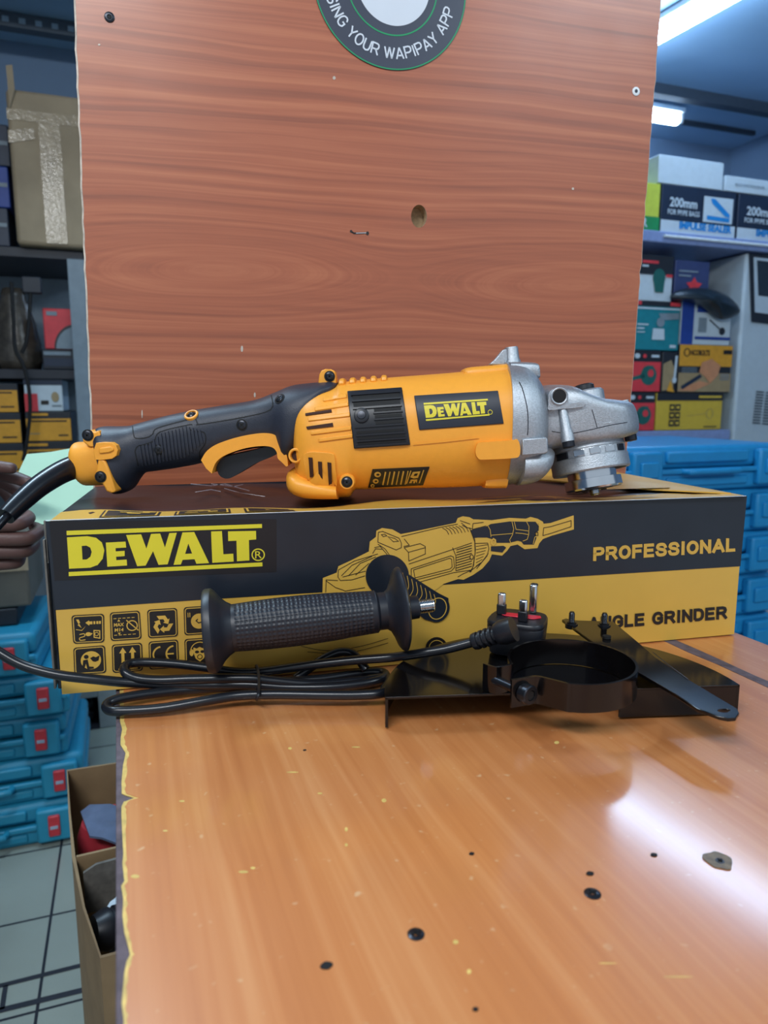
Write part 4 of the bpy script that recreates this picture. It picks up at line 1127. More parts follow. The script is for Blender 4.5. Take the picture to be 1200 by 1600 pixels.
# wordmark turned to run down the label
wordmark(mb, WB, (664.5, 732.5), (-12.5, 41), (-14.5, 0.8), 'print_yellow', 0.0011, ring=False) if False else None
for pts in ([(662, 733), (655, 753)], [(642, 734), (635, 754)]): stroke(mb, WB, pts, 1.6, 'print_yellow', 0.0011)
fill(mb, WB, [(657, 735), (645, 736), (641, 744), (646, 746), (653, 745)], 'print_yellow', 0.0011, [[(653, 738), (648, 738.5), (646, 742), (651, 742)]])
fill(mb, WB, [(652, 747), (642, 747.5), (639, 753), (643, 753), (644, 750), (646, 750), (645.5, 753), (648, 753), (649, 750), (651, 753)], 'print_yellow', 0.0011)
mb.build('rating_print', rl, smooth=False)

# ---- metal gear case
collar = loft([(787, 566, 782, 757, 0.0490, 2.4), (801, 567, 797, 755, 0.0490, 2.4), (814, 570, 810, 753, 0.0485, 2.4), (826, 578, 822, 748, 0.0465, 2.4), (835, 590, 832, 740, 0.043, 2.4), (841, 601, 838, 730, 0.038, 2.4), (844, 612, 841, 720, 0.033, 2.4)], 'alu', k=72)
collar.build('gear_case_flange', grinder, angle=40)
WC = Wrap(collar)
mb = loft([(792, 568, 792, 590, 0.021, 5), (794, 566.5, 794, 592, 0.022, 5), (830, 568, 831, 592, 0.022, 5), (834, 575, 836, 592, 0.020, 5)], 'alu', k=28); mb.build('flange_block', grinder, bevel=0.0008)
mb = plate([(816, 686), (852, 683), (856, 685), (857, 706), (853, 709), (815, 712)], -0.0500, 0.0485, 'alu'); mb.build('flange_block', grinder, bevel=0.0016, bseg=3)
mb = loft([(806, 690, 800, 755, 0.047, 2.6), (825, 690, 818, 753, 0.0468, 2.6), (840, 692, 834, 745, 0.044, 2.6), (850, 695, 846, 730, 0.038, 2.6), (854, 698, 852, 715, 0.030, 2.6)], 'alu', k=48); mb.build('flange_foot', grinder)
mb = MB(); stroke(mb, WC, smooth2([(811, 597), (817, 610), (824, 640), (825, 668), (824, 680)]), 1.2, 'dark_steel', 0.0003); mb.build('casting_line', grinder)
# side-handle socket standing on top
mb = MB(); mb.lathe(G(801, 572), Vector((-0.12, 0.0, 1)), [(0, 0.0068), (0.004, 0.0066), (0.0055, 0.0058), (0.0135, 0.0055), (0.0150, 0.0050), (0.0150, 0.0035), (0.010, 0.0033)], 'alu', n=28); mb.build('handle_socket', grinder)
mb = plate([(764, 570), (774, 561), (786, 546), (794, 545), (797, 570)], -0.0035, 0.0045, 'alu'); mb.build('socket_web', grinder, bevel=0.0012)
# gear head
head = loft([(840, 606, 838, 712, 0.030, 3), (852, 602, 848, 704, 0.031, 3.4), (868, 601.5, 864, 698, 0.033, 4), (886, 604, 882, 695, 0.0345, 5), (904, 613, 900, 692, 0.0350, 6), (925, 621, 924, 688.5, 0.0350, 6), (945, 623.5, 949, 685, 0.0335, 5), (962, 625, 970, 681, 0.029, 4), (976, 627, 986, 678, 0.021, 3), (984, 629, 992, 675, 0.013, 2.5), (987, 633, 994, 671, 0.004, 2.0)], 'alu', k=72)
head.build('gear_head', grinder, angle=40)
AX = Vector((0.155, -0.20, -0.96)).normalized()
WHd = Wrap(head)
# top lock button
tp_ = G(921, 622)
mb = MB(); mb.lathe(tp_ + AX * 0.004, -AX, [(0, 0.0118), (0.0085, 0.0118), (0.0100, 0.0105), (0.0102, 0.003)], 'alu', n=32); mb.build('button_seat', grinder)
mb = MB(); mb.lathe(tp_ + AX * 0.004 - AX * 0.0102 - Vector((0.003, 0, 0)), -AX, [(0, 0.0080), (0.0035, 0.0080), (0.0045, 0.007), (0.0045, 0.001)], 'black_plastic', n=28); mb.build('lock_button', grinder)
# side boss with threaded hole
mb = plate(smooth2([(857, 632), (857, 618), (861, 610), (870, 606.5), (878, 606), (885, 610), (888, 618), (889, 630), (912, 627), (912, 636), (880, 639), (857, 641)], 2, True), -0.0370, -0.01, 'alu'); mb.build('side_boss', grinder, bevel=0.0014, bseg=3)
pb = at_y(873.5, 619, YG - 0.0372)
mb = MB(); mb.lathe(pb + Vector((0, 0.001, 0)), Vector((0, -1, 0)), [(0, 0.0066), (0.0022, 0.0066), (0.0026, 0.0060), (0.0022, 0.0052), (0.0005, 0.0050)], 'alu', n=28); mb.build('hole_rim', grinder)
mb = MB(); mb.lathe(pb + Vector((0, -0.0004, 0)), Vector((0, -1, 0)), [(0, 0.0051), (0.0008, 0.0051)], 'slot_black', n=24); mb.build('threaded_hole', grinder)
# rim plate, bearing housing, slots
PC = G(926, 679, 0.0)
mb = MB(); mb.lathe(PC - AX * 0.0095, AX, [(0, 0.0355), (0.001, 0.0365), (0.0066, 0.0365), (0.0078, 0.0352)], 'alu', n=56); rim_ = mb; mb.build('rim_plate', grinder)
for u, v, dy in ((887, 686, -0.0375), (984, 676, -0.012), (960, 684, -0.03)):
    if u == 960: continue
    c = at_y(u, v, YG + dy)
    mb = MB(); mb.lathe(c - AX * 0.026, AX, [(0, 0.0034), (0.018, 0.0040), (0.023, 0.0050), (0.028, 0.0050)], 'alu', n=20); mb.build('screw_pillar', grinder)
    mb = MB(); mb.lathe(c + AX * 0.002, AX, [(0, 0.0047), (0.0042, 0.0047), (0.0048, 0.004), (0.0048, 0.002), (0.003, 0.0018)], 'dark_steel', n=20); mb.build('screw', grinder)
BC = G(915, 687, 0.0)
mb = MB(); stroke(mb, WHd, smooth2([(862, 674), (890, 677), (920, 672), (955, 664), (980, 660)]), 1.1, 'dark_steel', 0.0002); stroke(mb, WHd, [(925, 640), (933, 668)], 1.0, 'dark_steel', 0.0002); mb.build('casting_line', grinder)
prof = [(-0.004, 0.0285), (0.004, 0.0290), (0.0085, 0.0296), (0.0090, 0.0290), (0.0150, 0.0290), (0.0155, 0.0305), (0.0255, 0.0308), (0.0268, 0.0300), (0.0268, 0.0275), (0.0215, 0.0268), (0.0200, 0.0200)]
mb = MB(); mb.lathe(BC, AX, prof, 'alu', n=64); mb.build('bearing_housing', grinder, angle=30)
side = AX.cross(Vector((0, -1, 0))).normalized(); front = side.cross(AX).normalized()
if front.y > 0: front = -front
for k, an in enumerate((-58, -28, -4, 20, 44)):
    d = front * math.cos(R(an)) + Vector((1, 0, 0)).cross(Vector((0, 0, 0))) + side * (math.sin(R(an)) if side.x > 0 else -math.sin(R(an)))
    d.normalize(); t = AX.cross(d)
    mb = MB(); mb.box(BC + AX * 0.012 + d * 0.0290, (0.0085 if k != 0 else 0.012, 0.0014, 0.0052), 'dark_steel' if k in (0, 4) else 'steel', (t, d, AX)); mb.build('rim_slot', grinder, bevel=0.0004)
mb = MB(); mb.lathe(BC + AX * 0.020, AX, [(0, 0.0262), (0.002, 0.0262), (0.0022, 0.012)], 'dark_steel', n=48); mb.build('bearing_cover', grinder)
mb = MB(); mb.lathe(BC + AX * 0.022, AX, [(0, 0.0195), (0.010, 0.0190), (0.0105, 0.0222), (0.0175, 0.0226), (0.0188, 0.0215), (0.0188, 0.012)], 'steel', n=48); mb.build('inner_flange', grinder)
mb = MB(); mb.lathe(BC + AX * 0.0400, AX, [(0, 0.0150), (0.0012, 0.0150), (0.0016, 0.006)], 'dark_steel', n=32)
for k in range(4):
    t = k * math.pi / 2 + 0.5; d = side * math.cos(t) + front * math.sin(t); mb.lathe(BC + AX * 0.0419 + d * 0.0105, AX, [(0, 0.0022), (0.0004, 0.0022)], 'slot_black', n=12)
mb.build('flange_nut', grinder)
mb = MB(); pr = [(0, 0.0042)]
for k in range(4): pr += [(0.0005 + k * 0.0009, 0.0042), (0.0009 + k * 0.0009, 0.0037)]
pr += [(0.0045, 0.0034), (0.0050, 0.0025)]
mb.lathe(BC + AX * 0.0412, AX, pr, 'steel', n=20); mb.build('spindle', grinder)

# ---- cord: bend sleeve, cable and plug
slv = [(132, 724, 18.5), (118, 729, 18.3), (100, 736, 18.0), (80, 747, 17.6), (58, 762, 17.0), (36, 781, 16.3), (22, 794, 15.5), (9, 807, 14.5)]
def yd(u): return YG - (132 - u) * 0.0006
mb = MB(); mb.tube([at_y(u, v, yd(u)) for u, v, r in slv], [r * px_size(yd(u)) for u, v, r in slv], 'black_cord', n=24); mb.build('bend_sleeve', grinder)
PXC = 8.2
cab = []
def cadd(u, v, y): cab.append(at_y(u, v, y))
cadd(16, 800, yd(16)); cadd(0, 818, 0.500); cadd(-30, 852, 0.485); cadd(-62, 905, 0.470); cadd(-66, 955, 0.458); cadd(-38, 993, 0.450)
for u, v, y in ((0, 1020, .447), (30, 1037, .446), (62, 1048, .445), (100, 1056, .446), (150, 1061.5, .450), (194, 1066, .4545), (252, 1069, .459), (320, 1070, .462), (389, 1070, .464), (450, 1074, .466), (520, 1074, .468), (580, 1066, .474), (602, 1057, .484), (594, 1050, .492)): cadd(u, v, y)
# right turn, back to the left through the lower loop
for u, v, y in ((560, 1052, .490), (500, 1062, .482), (430, 1071, .476), (355, 1077, .468), (270, 1080, .458), (201, 1089, .446), (172, 1097, .440), (167, 1107, .434), (184, 1114, .429), (252, 1107, .4315), (321, 1095, .438), (372, 1087, .444), (430, 1085, .4455), (500, 1086, .4445), (560, 1086, .4445), (596, 1083, .446)): cadd(u, v, y)
for u, v, y in ((602, 1075, .458), (608, 1065, .474), (601, 1059, .483)): cadd(u, v, y)
for u, v, y in ((560, 1064, .476), (492, 1069, .470), (423, 1063.5, .466), (389, 1060, .464), (304, 1061, .460), (252, 1063, .458), (215, 1060, .456), (196, 1051, .457), (197, 1040, .464), (218, 1035, .470), (270, 1037, .474), (324, 1043.5, .4765), (365, 1050, .4780), (403, 1050, .478), (457, 1043, .478), (502, 1037, .4785), (560, 1031, .480), (608, 1027.5, .4785), (640, 1023.5, .4725), (665, 1019.5, .469), (700, 1013.5, .468), (738, 1003.5, .466)): cadd(u, v, y)
for p in cab:                                   # never below the table
    pa_, pb_ = p.dot(E1), p.dot(E2)
    if pa_ > TAB_L - 0.01 and p.z < 0.0037 and pb_ > 0: p.z = 0.0037
mb = MB(); mb.tube(cab, 0.0033, 'black_cord', n=14, smooth=8); mb.build('power_cable', grinder)
# second short bight that shows behind
mb = MB(); mb.tube([at_y(u, v, y) for u, v, y in ((462, 1060, .482), (488, 1041, .486), (510, 1027, .490), (530, 1019, .493), (548, 1020, .492), (560, 1030, .488), (572, 1046, .484))], 0.0033, 'black_cord', n=14, smooth=8); mb.build('cable_bight', grinder)
mb = MB(); tc_ = [at_y(u, v, y) for u, v, y in ((401, 1040, .474), (403.5, 1050, .468), (404.5, 1064, .456), (404, 1080, .440), (402, 1092, .437), (401, 1091, .452), (401, 1080, .474), (400, 1060, .486), (400, 1045, .484))]
for p in tc_: p.z = max(p.z, 0.0008)
mb.tube(tc_, 0.0010, 'black_plastic', n=8, closed=True); mb.build('cable_tie', grinder)
# plug: pins up, earth pin at the back right
PCn = Vector((0, 0, 0)) + at_z(810, 964, 0.0460)
px_, py_ = Vector((math.cos(R(-24)), math.sin(R(-24)), 0)), Vector((math.sin(R(24)), math.cos(R(24)), 0))
def plug_out(s, k=40):
    out = []
    for i in range(k):
        t = 2 * math.pi * i / k; ct, st = math.cos(t), math.sin(t); n = 4.2
        x = math.copysign(abs(ct) ** (2 / n), ct) * 0.0205 * s; y = math.copysign(abs(st) ** (2 / n), st) * 0.0190 * s
        if y > 0: x *= 1 - 0.10 * (y / 0.019)
        out.append((x, y))
    return out
zs = [(-0.0252, 0.80), (-0.0240, 0.90), (-0.012, 0.97), (-0.0045, 1.0), (-0.0038, 0.985), (-0.0028, 1.0), (-0.0012, 1.0), (0.0, 0.96)]
mb = MB(); mb.rings([[PCn + px_ * x + py_ * y + UP * z for x, y in plug_out(s)] for z, s in zs], 'black_plastic')
plug = mb.build('plug', grinder, angle=40)
mb = MB()
fz = PCn + UP * 0.0002
q = [(-0.006, 0.0075), (0.0005, 0.0095), (0.0155, -0.0015), (0.0135, -0.0085), (0.004, -0.0095), (-0.003, 0.0015)]
mb.prism([fz + Vector((x, y, 0)) for x, y in [(-0.0135, 0.0060), (-0.0075, 0.0090), (0.0160, 0.0000), (0.0155, -0.0045), (0.009, -0.0068), (-0.009, 0.0010)]], UP * 0.0007, 'red'); mb.build('fuse_cover', plug, bevel=0.0006)
def pin(u0, v0, v1, w, d, sleeve, name):
    b = at_z(u0, v0, PCn.z)
    y = b.y; top = at_y(u0, v1, y); h = top.z - b.z
    mb = MB()
    lo = 0.0
    mb.box(b + UP * h / 2, (w, d, h), 'steel', (px_, py_, UP)); o = mb.build(name, plug, bevel=0.0014, bseg=2)
    if sleeve:
        mb = MB(); mb.box(b + UP * h * 0.25, (w + 0.0007, d + 0.0007, h * 0.5), 'black_plastic', (px_, py_, UP)); mb.build('pin_sleeve', plug, bevel=0.0010)
pin(783.5, 960, 926, 0.0060, 0.0042, True, 'pin'); pin(817, 971, 937, 0.0060, 0.0042, True, 'pin'); pin(833, 957, 912, 0.0056, 0.0072, False, 'earth_pin')
# strain relief
sr0 = at_y(738, 1003.5, 0.466); sr1 = at_y(786, 988, 0.458)
d = (sr1 - sr0); Ls = d.length
pr = [(0, 0.0045), (0.001, 0.0056)]
for k in range(4): pr += [(0.003 + k * 0.0038, 0.0060 + k * 0.0002), (0.0046 + k * 0.0038, 0.0060 + k * 0.0002), (0.0048 + k * 0.0038, 0.0048), (0.0062 + k * 0.0038, 0.0048)]
pr += [(0.0185, 0.0070), (Ls * 0.98, 0.0085), (Ls + 0.008, 0.0085)]
mb = MB(); mb.lathe(sr0, d, pr, 'black_plastic', n=28); mb.build('strain_relief', plug, angle=30)

# ================================================================== side handle (leans on the cable, in front of the carton)
h0, h1 = at_y(326, 985.5, 0.455), at_y(668, 946.5, 0.480)
ax = (h1 - h0).normalized(); HL = (h1 - h0).length
pm = lambda u: (u - 326) / (668 - 326) * HL
pz = 0.465 / FPX
root = thing('side_handle', 'loose black ribbed side handle with a silver threaded stud, resting on the coiled cable', 'handle', (h0 + h1) / 2 - UP * 0.03)
mb = MB(); mb.lathe(h0, ax, [(pm(322), 0.006), (pm(321.5), 0.024), (pm(322.5), 0.0272), (pm(326), 0.0280), (pm(334), 0.0280), (pm(339), 0.0262), (pm(347), 0.0212), (pm(355), 0.0180), (pm(362), 0.0162)], 'grip_rubber', n=56); mb.build('end_flange', root)
prof = []; NU, NV = 150, 132
def grip_r(t): return 0.0158 + 0.0012 * math.sin(math.pi * min(1, t * 1.25)) - 0.0012 * max(0, t - 0.75) / 0.25
a_ = (UP - ax * UP.dot(ax)).normalized(); b_ = ax.cross(a_)
secs = []
for i in range(NU + 1):
    t = i / NU; ring = []
    for j in range(NV):
        th = 2 * math.pi * j / NV
        fu = (t * 33) % 1; fv = (j / NV * 33) % 1
        pit = (0.00055 if (0.22 < fu < 0.78 and 0.25 < fv < 0.85 and 0.02 < t < 0.98) else 0.0)
        r = grip_r(t) - pit
        ring.append(h0 + ax * (pm(361) + (pm(583) - pm(361)) * t) + (a_ * math.cos(th) + b_ * math.sin(th)) * r)
    secs.append(ring)
mb = MB(); mb.rings(secs, 'grip_rubber'); mb.build('ribbed_grip', root, angle=80)
mb = MB(); mb.lathe(h0, ax, [(pm(581), 0.0140), (pm(584), 0.0148), (pm(588), 0.0130), (pm(600), 0.0130), (pm(606), 0.0148), (pm(612), 0.020), (pm(617), 0.026), (pm(621), 0.0283), (pm(624.5), 0.0293), (pm(627), 0.0290), (pm(630), 0.026), (pm(632), 0.016), (pm(634), 0.0085), (pm(652), 0.0080), (pm(653), 0.007)], 'grip_rubber', n=56); mb.build('hand_guard_flange', root, angle=30)
pr = []
for k in range(9): pr += [(pm(652) + k * 0.00122, 0.0049), (pm(652) + (k + .5) * 0.00122, 0.0043)]
pr += [(pm(652) + 9 * 0.00122, 0.0045), (pm(652) + 9.6 * 0.00122, 0.0036)]
mb = MB(); mb.lathe(h0, ax, pr, 'steel', n=24); mb.build('threaded_stud', root, angle=20)

# ================================================================== disc guard with clamp ring
GZ = 0.020
gl = at_z(602, 1089.5, GZ); gr = at_z(1156, 1070, GZ)
gx = (gr - gl).normalized(); gy = UP.cross(gx); GR = (gr - gl).length / 2; gc = (gl + gr) / 2
guard = thing('disc_guard', 'black enamelled half-round disc guard with clamp ring, lying on the table', 'guard', Vector((gc.x, gc.y, 0)))
th_ = 0.0016
def gp(x, y, z): return gc + gx * x + gy * y + UP * (z - GZ)
arc = [(GR * math.cos(t), GR * math.sin(t) * 0.985) for t in [math.pi * k / 60 for k in range(61)]]
mb = MB(); mb.prism([gp(x, y, GZ) for x, y in arc], (0, 0, -th_), 'gloss_black'); mb.build('guard_plate', guard, bevel=0.0006)
vs = []; fs = []
mb = MB()
o1 = [gp(x, y, GZ - 0.0004) for x, y in arc]; o2 = [gp(x, y, 0.0002) for x, y in arc]; i1 = [gp(x * .985, y * .985, GZ - 0.0004) for x, y in arc]; i2 = [gp(x * .985, y * .985, 0.0002) for x, y in arc]
n = len(arc); vs = o1 + o2 + i2 + i1
for r_ in range(4):
    for k in range(n - 1): fs.append((r_ * n + k, r_ * n + k + 1, ((r_ + 1) % 4) * n + k + 1, ((r_ + 1) % 4) * n + k))
fs += [(0, n, 2 * n, 3 * n), (n - 1, 4 * n - 1, 3 * n - 1, 2 * n - 1)]
mb.add(vs, fs, 'gloss_black'); mb.build('guard_skirt', guard, angle=30)
mb = MB()                                        # short front lip on the right half
for a, b in ((0.035, GR - 0.001),):
    mb.box(gp((a + b) / 2, 0.0008, GZ * 0.5), (b - a, 0.0016, GZ - 0.0012), 'gloss_black', (gx, gy, UP))
mb.build('front_lip', guard, bevel=0.0005)
# clamp ring: an open strap with two lugs and a bolt
RZ0, RZ1 = 0.0205, 0.0378
rc = at_z(893, 1031, RZ1); rc = Vector((rc.x, rc.y, 0)); RR = 0.0392
A0, A1 = R(196), R(196 + 330)
def strap(pts, z0, z1, t, mat, mb):
    out = []; n = len(pts)
    L = []; 
    for i in range(n):
        d_ = (pts[min(n - 1, i + 1)] - pts[max(0, i - 1)]).normalized(); nn = UP.cross(d_)
        L.append((pts[i] + nn * t / 2, pts[i] - nn * t / 2))
    loop = [a for a, b in L] + [b for a, b in reversed(L)]
    mb.prism([p + UP * z0 for p in loop], UP * (z1 - z0), mat)
def ringp(an, r=RR): return rc + Vector((math.cos(an) * r, math.sin(an) * r, 0))
# near lug runs down-left from the front of the ring; far lug from its left side
near_end = at_z(799, 1062, RZ1); near_mid = at_z(838, 1056, RZ1); near_a = at_z(868, 1062, RZ1)
far_end = at_z(756, 1036, RZ1); far_mid = at_z(776, 1042, RZ1); far_b = at_z(799, 1037, RZ1)
flat = lambda p: Vector((p.x, p.y, 0))
an_near = R(252); an_far = R(183)
body_pts = [ringp(an_near + (an_far + 2 * math.pi - an_near) * k / 70) for k in range(71)]
near_pts = [flat(near_end), flat(near_end).lerp(flat(near_mid), .55), flat(near_mid), flat(near_mid).lerp(flat(near_a), .6)]
far_pts = [ringp(an_far + 0.02).lerp(flat(far_b), .5), flat(far_b), flat(far_mid), flat(far_end)]
path = near_pts + body_pts + far_pts
def smooth3(pts, k=3):
    out = []; m = len(pts)
    for i in range(m - 1):
        g = lambda j: pts[max(0, min(m - 1, j))]
        a, b, c, d_ = g(i - 1), g(i), g(i + 1), g(i + 2)
        for s in range(k):
            t = s / k; out.append(0.5 * ((2 * b) + (c - a) * t + (2 * a - 5 * b + 4 * c - d_) * t * t + (3 * b - a - 3 * c + d_) * t ** 3))
    out.append(pts[-1]); return out
mb = MB(); strap(smooth3(path, 3), RZ0, RZ1, 0.0017, 'gloss_black', mb); mb.build('clamp_ring', guard, bevel=0.0004, angle=30)
# bolt through both lugs
bp0 = at_y(822, 1084, flat(near_mid).y - 0.001); bp1 = at_y(772, 1050, flat(far_mid).y)
bz = (RZ0 + RZ1) / 2 - 0.0005; bp0.z = bz; bp1.z = bz
bp0 = flat(near_end).lerp(flat(near_mid), 0.5) + UP * bz; bp1 = flat(far_mid) + UP * bz
bd = (bp0 - bp1).normalized(); bd = Vector((bd.x * .55 + .42, bd.y - .25, 0)).normalized()
bp1 = bp0 - bd * 0.030
mb = MB(); mb.lathe(bp1, bd, [(0, 0.0028), ((bp0 - bp1).length, 0.0028)], 'dark_steel', n=16); mb.build('bolt_shank', guard)
mb = MB(); mb.lathe(bp0, bd, [(0, 0.0060), (0.0055, 0.0060), (0.0062, 0.0054), (0.0062, 0.0032), (0.0030, 0.0030)], 'dark_steel', n=28)
bh = mb.build('bolt_head', guard, angle=30)
mb = MB(); mb.lathe(bp0 + bd * 0.0035, bd, [(0, 0.0031), (0.0022, 0.0031)], 'slot_black', n=6); mb.build('hex_socket', bh)
# lever arm lying across the plate
LA0, LA1 = GZ + 0.0090, GZ + 0.0016
far_l, far_r = at_z(878, 970, 0.031), at_z(961, 973, 0.031)
def arm_pt(u, v): 
    f = max(0, min(1, (v - 970) / 150)); return at_z(u, v, 0.031 + (0.0245 - 0.031) * f)
apts = [(878, 968), (884, 966), (900, 969), (958, 971), (963, 975), (998, 1004), (1026, 1028), (1080, 1064), (1130, 1094), (1152, 1107), (1155, 1114), (1150, 1121), (1138, 1122), (1122, 1119), (1090, 1107), (1055, 1084), (995, 1049), (930, 1006)]
slot = circ(1131, 1110, 9.5, 16, 3.0)
mb = MB()
tops = [arm_pt(*p) for p in apts]; hs = [arm_pt(*p) for p in slot]; dn = Vector((0, 0, -0.0022))
tri = geometry.tessellate_polygon([[Vector((p[0], p[1], 0)) for p in apts], [Vector((p[0], p[1], 0)) for p in slot]])
al = tops + hs; mb.add(al, tri, 'gloss_black'); mb.add([p + dn for p in al], tri, 'gloss_black')
for lp_ in (tops, hs):
    k = len(lp_); mb.add(lp_ + [p + dn for p in lp_], [(i, (i + 1) % k, k + (i + 1) % k, k + i) for i in range(k)], 'gloss_black')
mb.build('lever_arm', guard, angle=30, bevel=0.0004)
mb = MB(); stroke(mb, (lambda: type('A', (), {'step': None, '__call__': lambda s, u, v, off: arm_pt(u, v) + UP * off}))()(), [(1020, 1020), (1045, 1040), (1075, 1062)], 1.0, 'dark_steel', 0.0004); mb.build('arm_crease', guard)
for u, v in ((893, 975), (944, 977)):
    p = arm_pt(u, v); mb = MB()
    pr = [(-0.003, 0.0048), (0.0006, 0.0048), (0.0008, 0.0036), (0.0018, 0.0036), (0.0020, 0.0024)]
    for k in range(7): pr += [(0.0022 + k * 0.0010, 0.0024), (0.0027 + k * 0.0010, 0.0020)]
    pr += [(0.0098, 0.0016)]
    mb.lathe(p, UP, pr, 'dark_steel', n=20); mb.build('threaded_stud', guard, angle=20)
mb = MB(); p = at_z(948, 995, 0.031); mb.lathe(p - UP * .001, UP, [(0, 0.003), (0.0018, 0.003), (0.002, 0.001)], 'slot_black', n=16); mb.build('rivet', guard)

# ================================================================== background: helpers
def bgbox(name, label, cat, u0, v0, u1, v1, P, depth, side, group=None, zb=None, front=None, bevel=0.003, set_back=0.0):
    """a box whose front face is traced on the plane through P that faces the room"""
    P = Vector(P) + E2 * set_back
    S = Flat(P, E2)
    vm = (v0 + v1) / 2; tl = at_plane(u0, vm, P, E2); tl.z = at_plane(u0, v0, P, E2).z; bl = at_plane(u0, v1, P, E2); tr_ = at_plane(u1, vm, P, E2)
    w = (tr_ - tl).dot(E1); z1 = tl.z; z0 = bl.z if zb is None else zb
    base = Vector((tl.x, tl.y, z0)) + E1 * w / 2 + E2 * depth / 2
    root = thing(name, label, cat, base, group)
    mb = MB(); mb.box(base + UP * (z1 - z0) / 2, (w - 0.001, depth, z1 - z0 - 0.001), side, (E1, E2, UP)); mb.build('carton_body', root, bevel=bevel)
    def q(a, b): return tl + E1 * (w * a) - UP * ((z1 - z0) * b)
    class A:
        step = None
        def __call__(self, a, b, off): return q(a, b) - E2 * (off * 5 + 0.0012)
    return root, A(), w / (z1 - z0), (z0, z1)
def art_(root, name='front_print'):
    class K:
        def __enter__(s): s.mb = MB(); return s.mb
        def __exit__(s, *a): s.mb.build(name, root, smooth=False)
    return K()
def rect(mb, S, a0, b0, a1, b1, mat, off=0.0002): fill(mb, S, [(a0, b0), (a1, b0), (a1, b1), (a0, b1)], mat, off)
def txt(mb, S, s, a0, b1, a1, b0, mat, off=0.0006, bold=0.03): text(mb, S, s, (a0, b1), (a1 - a0, 0), (0, b0 - b1), mat, off, bold)

M['bx_yellow'] = pmat('box_yellow', 'd3b23c', 0.45, var=0.04); M['bx_black'] = pmat('box_black', '20242c', 0.45, var=0.1)
M['bx_white'] = pmat('box_white', 'c3d0d8', 0.5, var=0.04); M['bx_green'] = pmat('box_green', '1f8a50', 0.5); M['bx_lime'] = pmat('box_lime', 'c3cc48', 0.5)
M['bx_navy'] = pmat('box_navy', '1c2a40', 0.5); M['bx_red'] = pmat('box_red', 'd83c44', 0.5); M['bx_teal'] = pmat('box_teal', '147f8c', 0.5)
M['bx_blue'] = pmat('box_blue', '1d3f92', 0.5); M['bx_purple'] = pmat('box_purple', '35406a', 0.5); M['sky_ink'] = pmat('sky_blue_ink', '1c86cc', 0.5)
M['bx_orange'] = pmat('box_orange', 'd99a2a', 0.5); M['skin_print'] = pmat('printed_skin_tone', 'c98a62', 0.5); M['tan_print'] = pmat('printed_tan', '9f8a66', 0.5); M['tool_green'] = pmat('printed_green_tool', '1c5f5a', 0.5)
M['shelf_blue'] = pmat('painted_shelf', '8798c4', 0.25); M['shelf_dark'] = pmat('dark_shelf', '2a2c34', 0.55); M['post_grey'] = pmat('grey_post', '7c8a94', 0.55)
M['appl_white'] = pmat('appliance_white', 'b7c4cc', 0.4, var=0.03); M['glass_dark'] = pmat('dark_glass', '27313a', 0.1)
M['case_teal'] = pmat('teal_case', '2690b2', 0.45, var=0.05); M['case_dark'] = pmat('teal_case_shadow_gap', '0f5f86', 0.5); M['latch_red'] = pmat('red_latch', 'cc3640', 0.4); M['latch_mark'] = pmat('latch_mark', '9fb4c8', 0.4)
M['case_blue'] = pmat('blue_case', '1f8cc6', 0.4, var=0.05); M['bag_black'] = pmat('black_plastic_bag', '1c2730', 0.3, bump=0.5, bscale=60)
M['tape'] = pmat('clear_tape', 'ad9a7e', 0.12, var=0.1, bump=0.5, bscale=120); M['kraft_pale'] = pmat('pale_cardboard', 'a18f74', 0.7, var=0.12, scale=12, bump=0.3, bscale=25)

# ================================================================== right shelves
PR = at_y(1030, 360, 2.85)
pl = lambda u, v, sb=0.0: at_plane(u, v, PR + E2 * sb, E2)
zs_top = pl(1100, 369).z
a0, a1 = pl(945, 400).dot(E1), pl(1330, 400).dot(E1); fb = PR.dot(E2)
rack = thing('shelf_rack', 'blue-grey shelf rack along the far wall at right holding stacks of tool cartons', 'shelf', room((a0 + a1) / 2, fb + 0.2, FLOOR_Z))
upper = thing('wall_shelf', 'long blue-painted shelf on the far wall carrying the sealer boxes', 'shelf', room((a0 + a1) / 2, fb + 0.2, zs_top - 0.043))
mb = MB(); mb.box(room((a0 + a1) / 2, fb + 0.21, zs_top - 0.022), (a1 - a0, 0.46, 0.042), 'shelf_blue', (E1, E2, UP)); mb.build('shelf_board', upper, bevel=0.004)
for a in (a0 + 0.1, a1 - 0.1):
    mb = MB(); mb.box(room(a, (fb + 0.44 + WALL_B) / 2, zs_top - 0.022), (0.03, WALL_B - fb - 0.442, 0.03), 'post_grey', (E1, E2, UP)); mb.build('bracket', upper)
mb = MB(); mb.lathe(room(pl(1030, 370).dot(E1), fb - 0.0275, zs_top - 0.02), E1, [(0, 0.006), (1.0, 0.006)], 'lamp_white', n=12); mb.build('shelf_edge_glint', upper)  # added white rod imitates the bright reflection along the shelf edge
zs_low = pl(1070, 672).z
mb = MB(); a1b = pl(1138, 680).dot(E1); rt = zs_top - 0.046; mb.box(room((a0 + a1b) / 2, fb + 0.21, zs_low - 0.022), (a1b - a0, 0.44, 0.042), 'shelf_blue', (E1, E2, UP)); mb.build('shelf_board', rack, bevel=0.004)
for a in (a0 + 0.021, a1b - 0.021):
    mb = MB(); mb.box(room(a, fb + 0.41, (FLOOR_Z + rt) / 2), (0.04, 0.04, rt - FLOOR_Z - 0.002), 'post_grey', (E1, E2, UP)); mb.build('post', rack)
mb = MB(); mb.box(room((a0 + a1b) / 2, fb + 0.44, (FLOOR_Z + rt) / 2), (a1b - a0, 0.012, rt - FLOOR_Z - .002), 'post_grey', (E1, E2, UP)); mb.build('back_panel', rack)

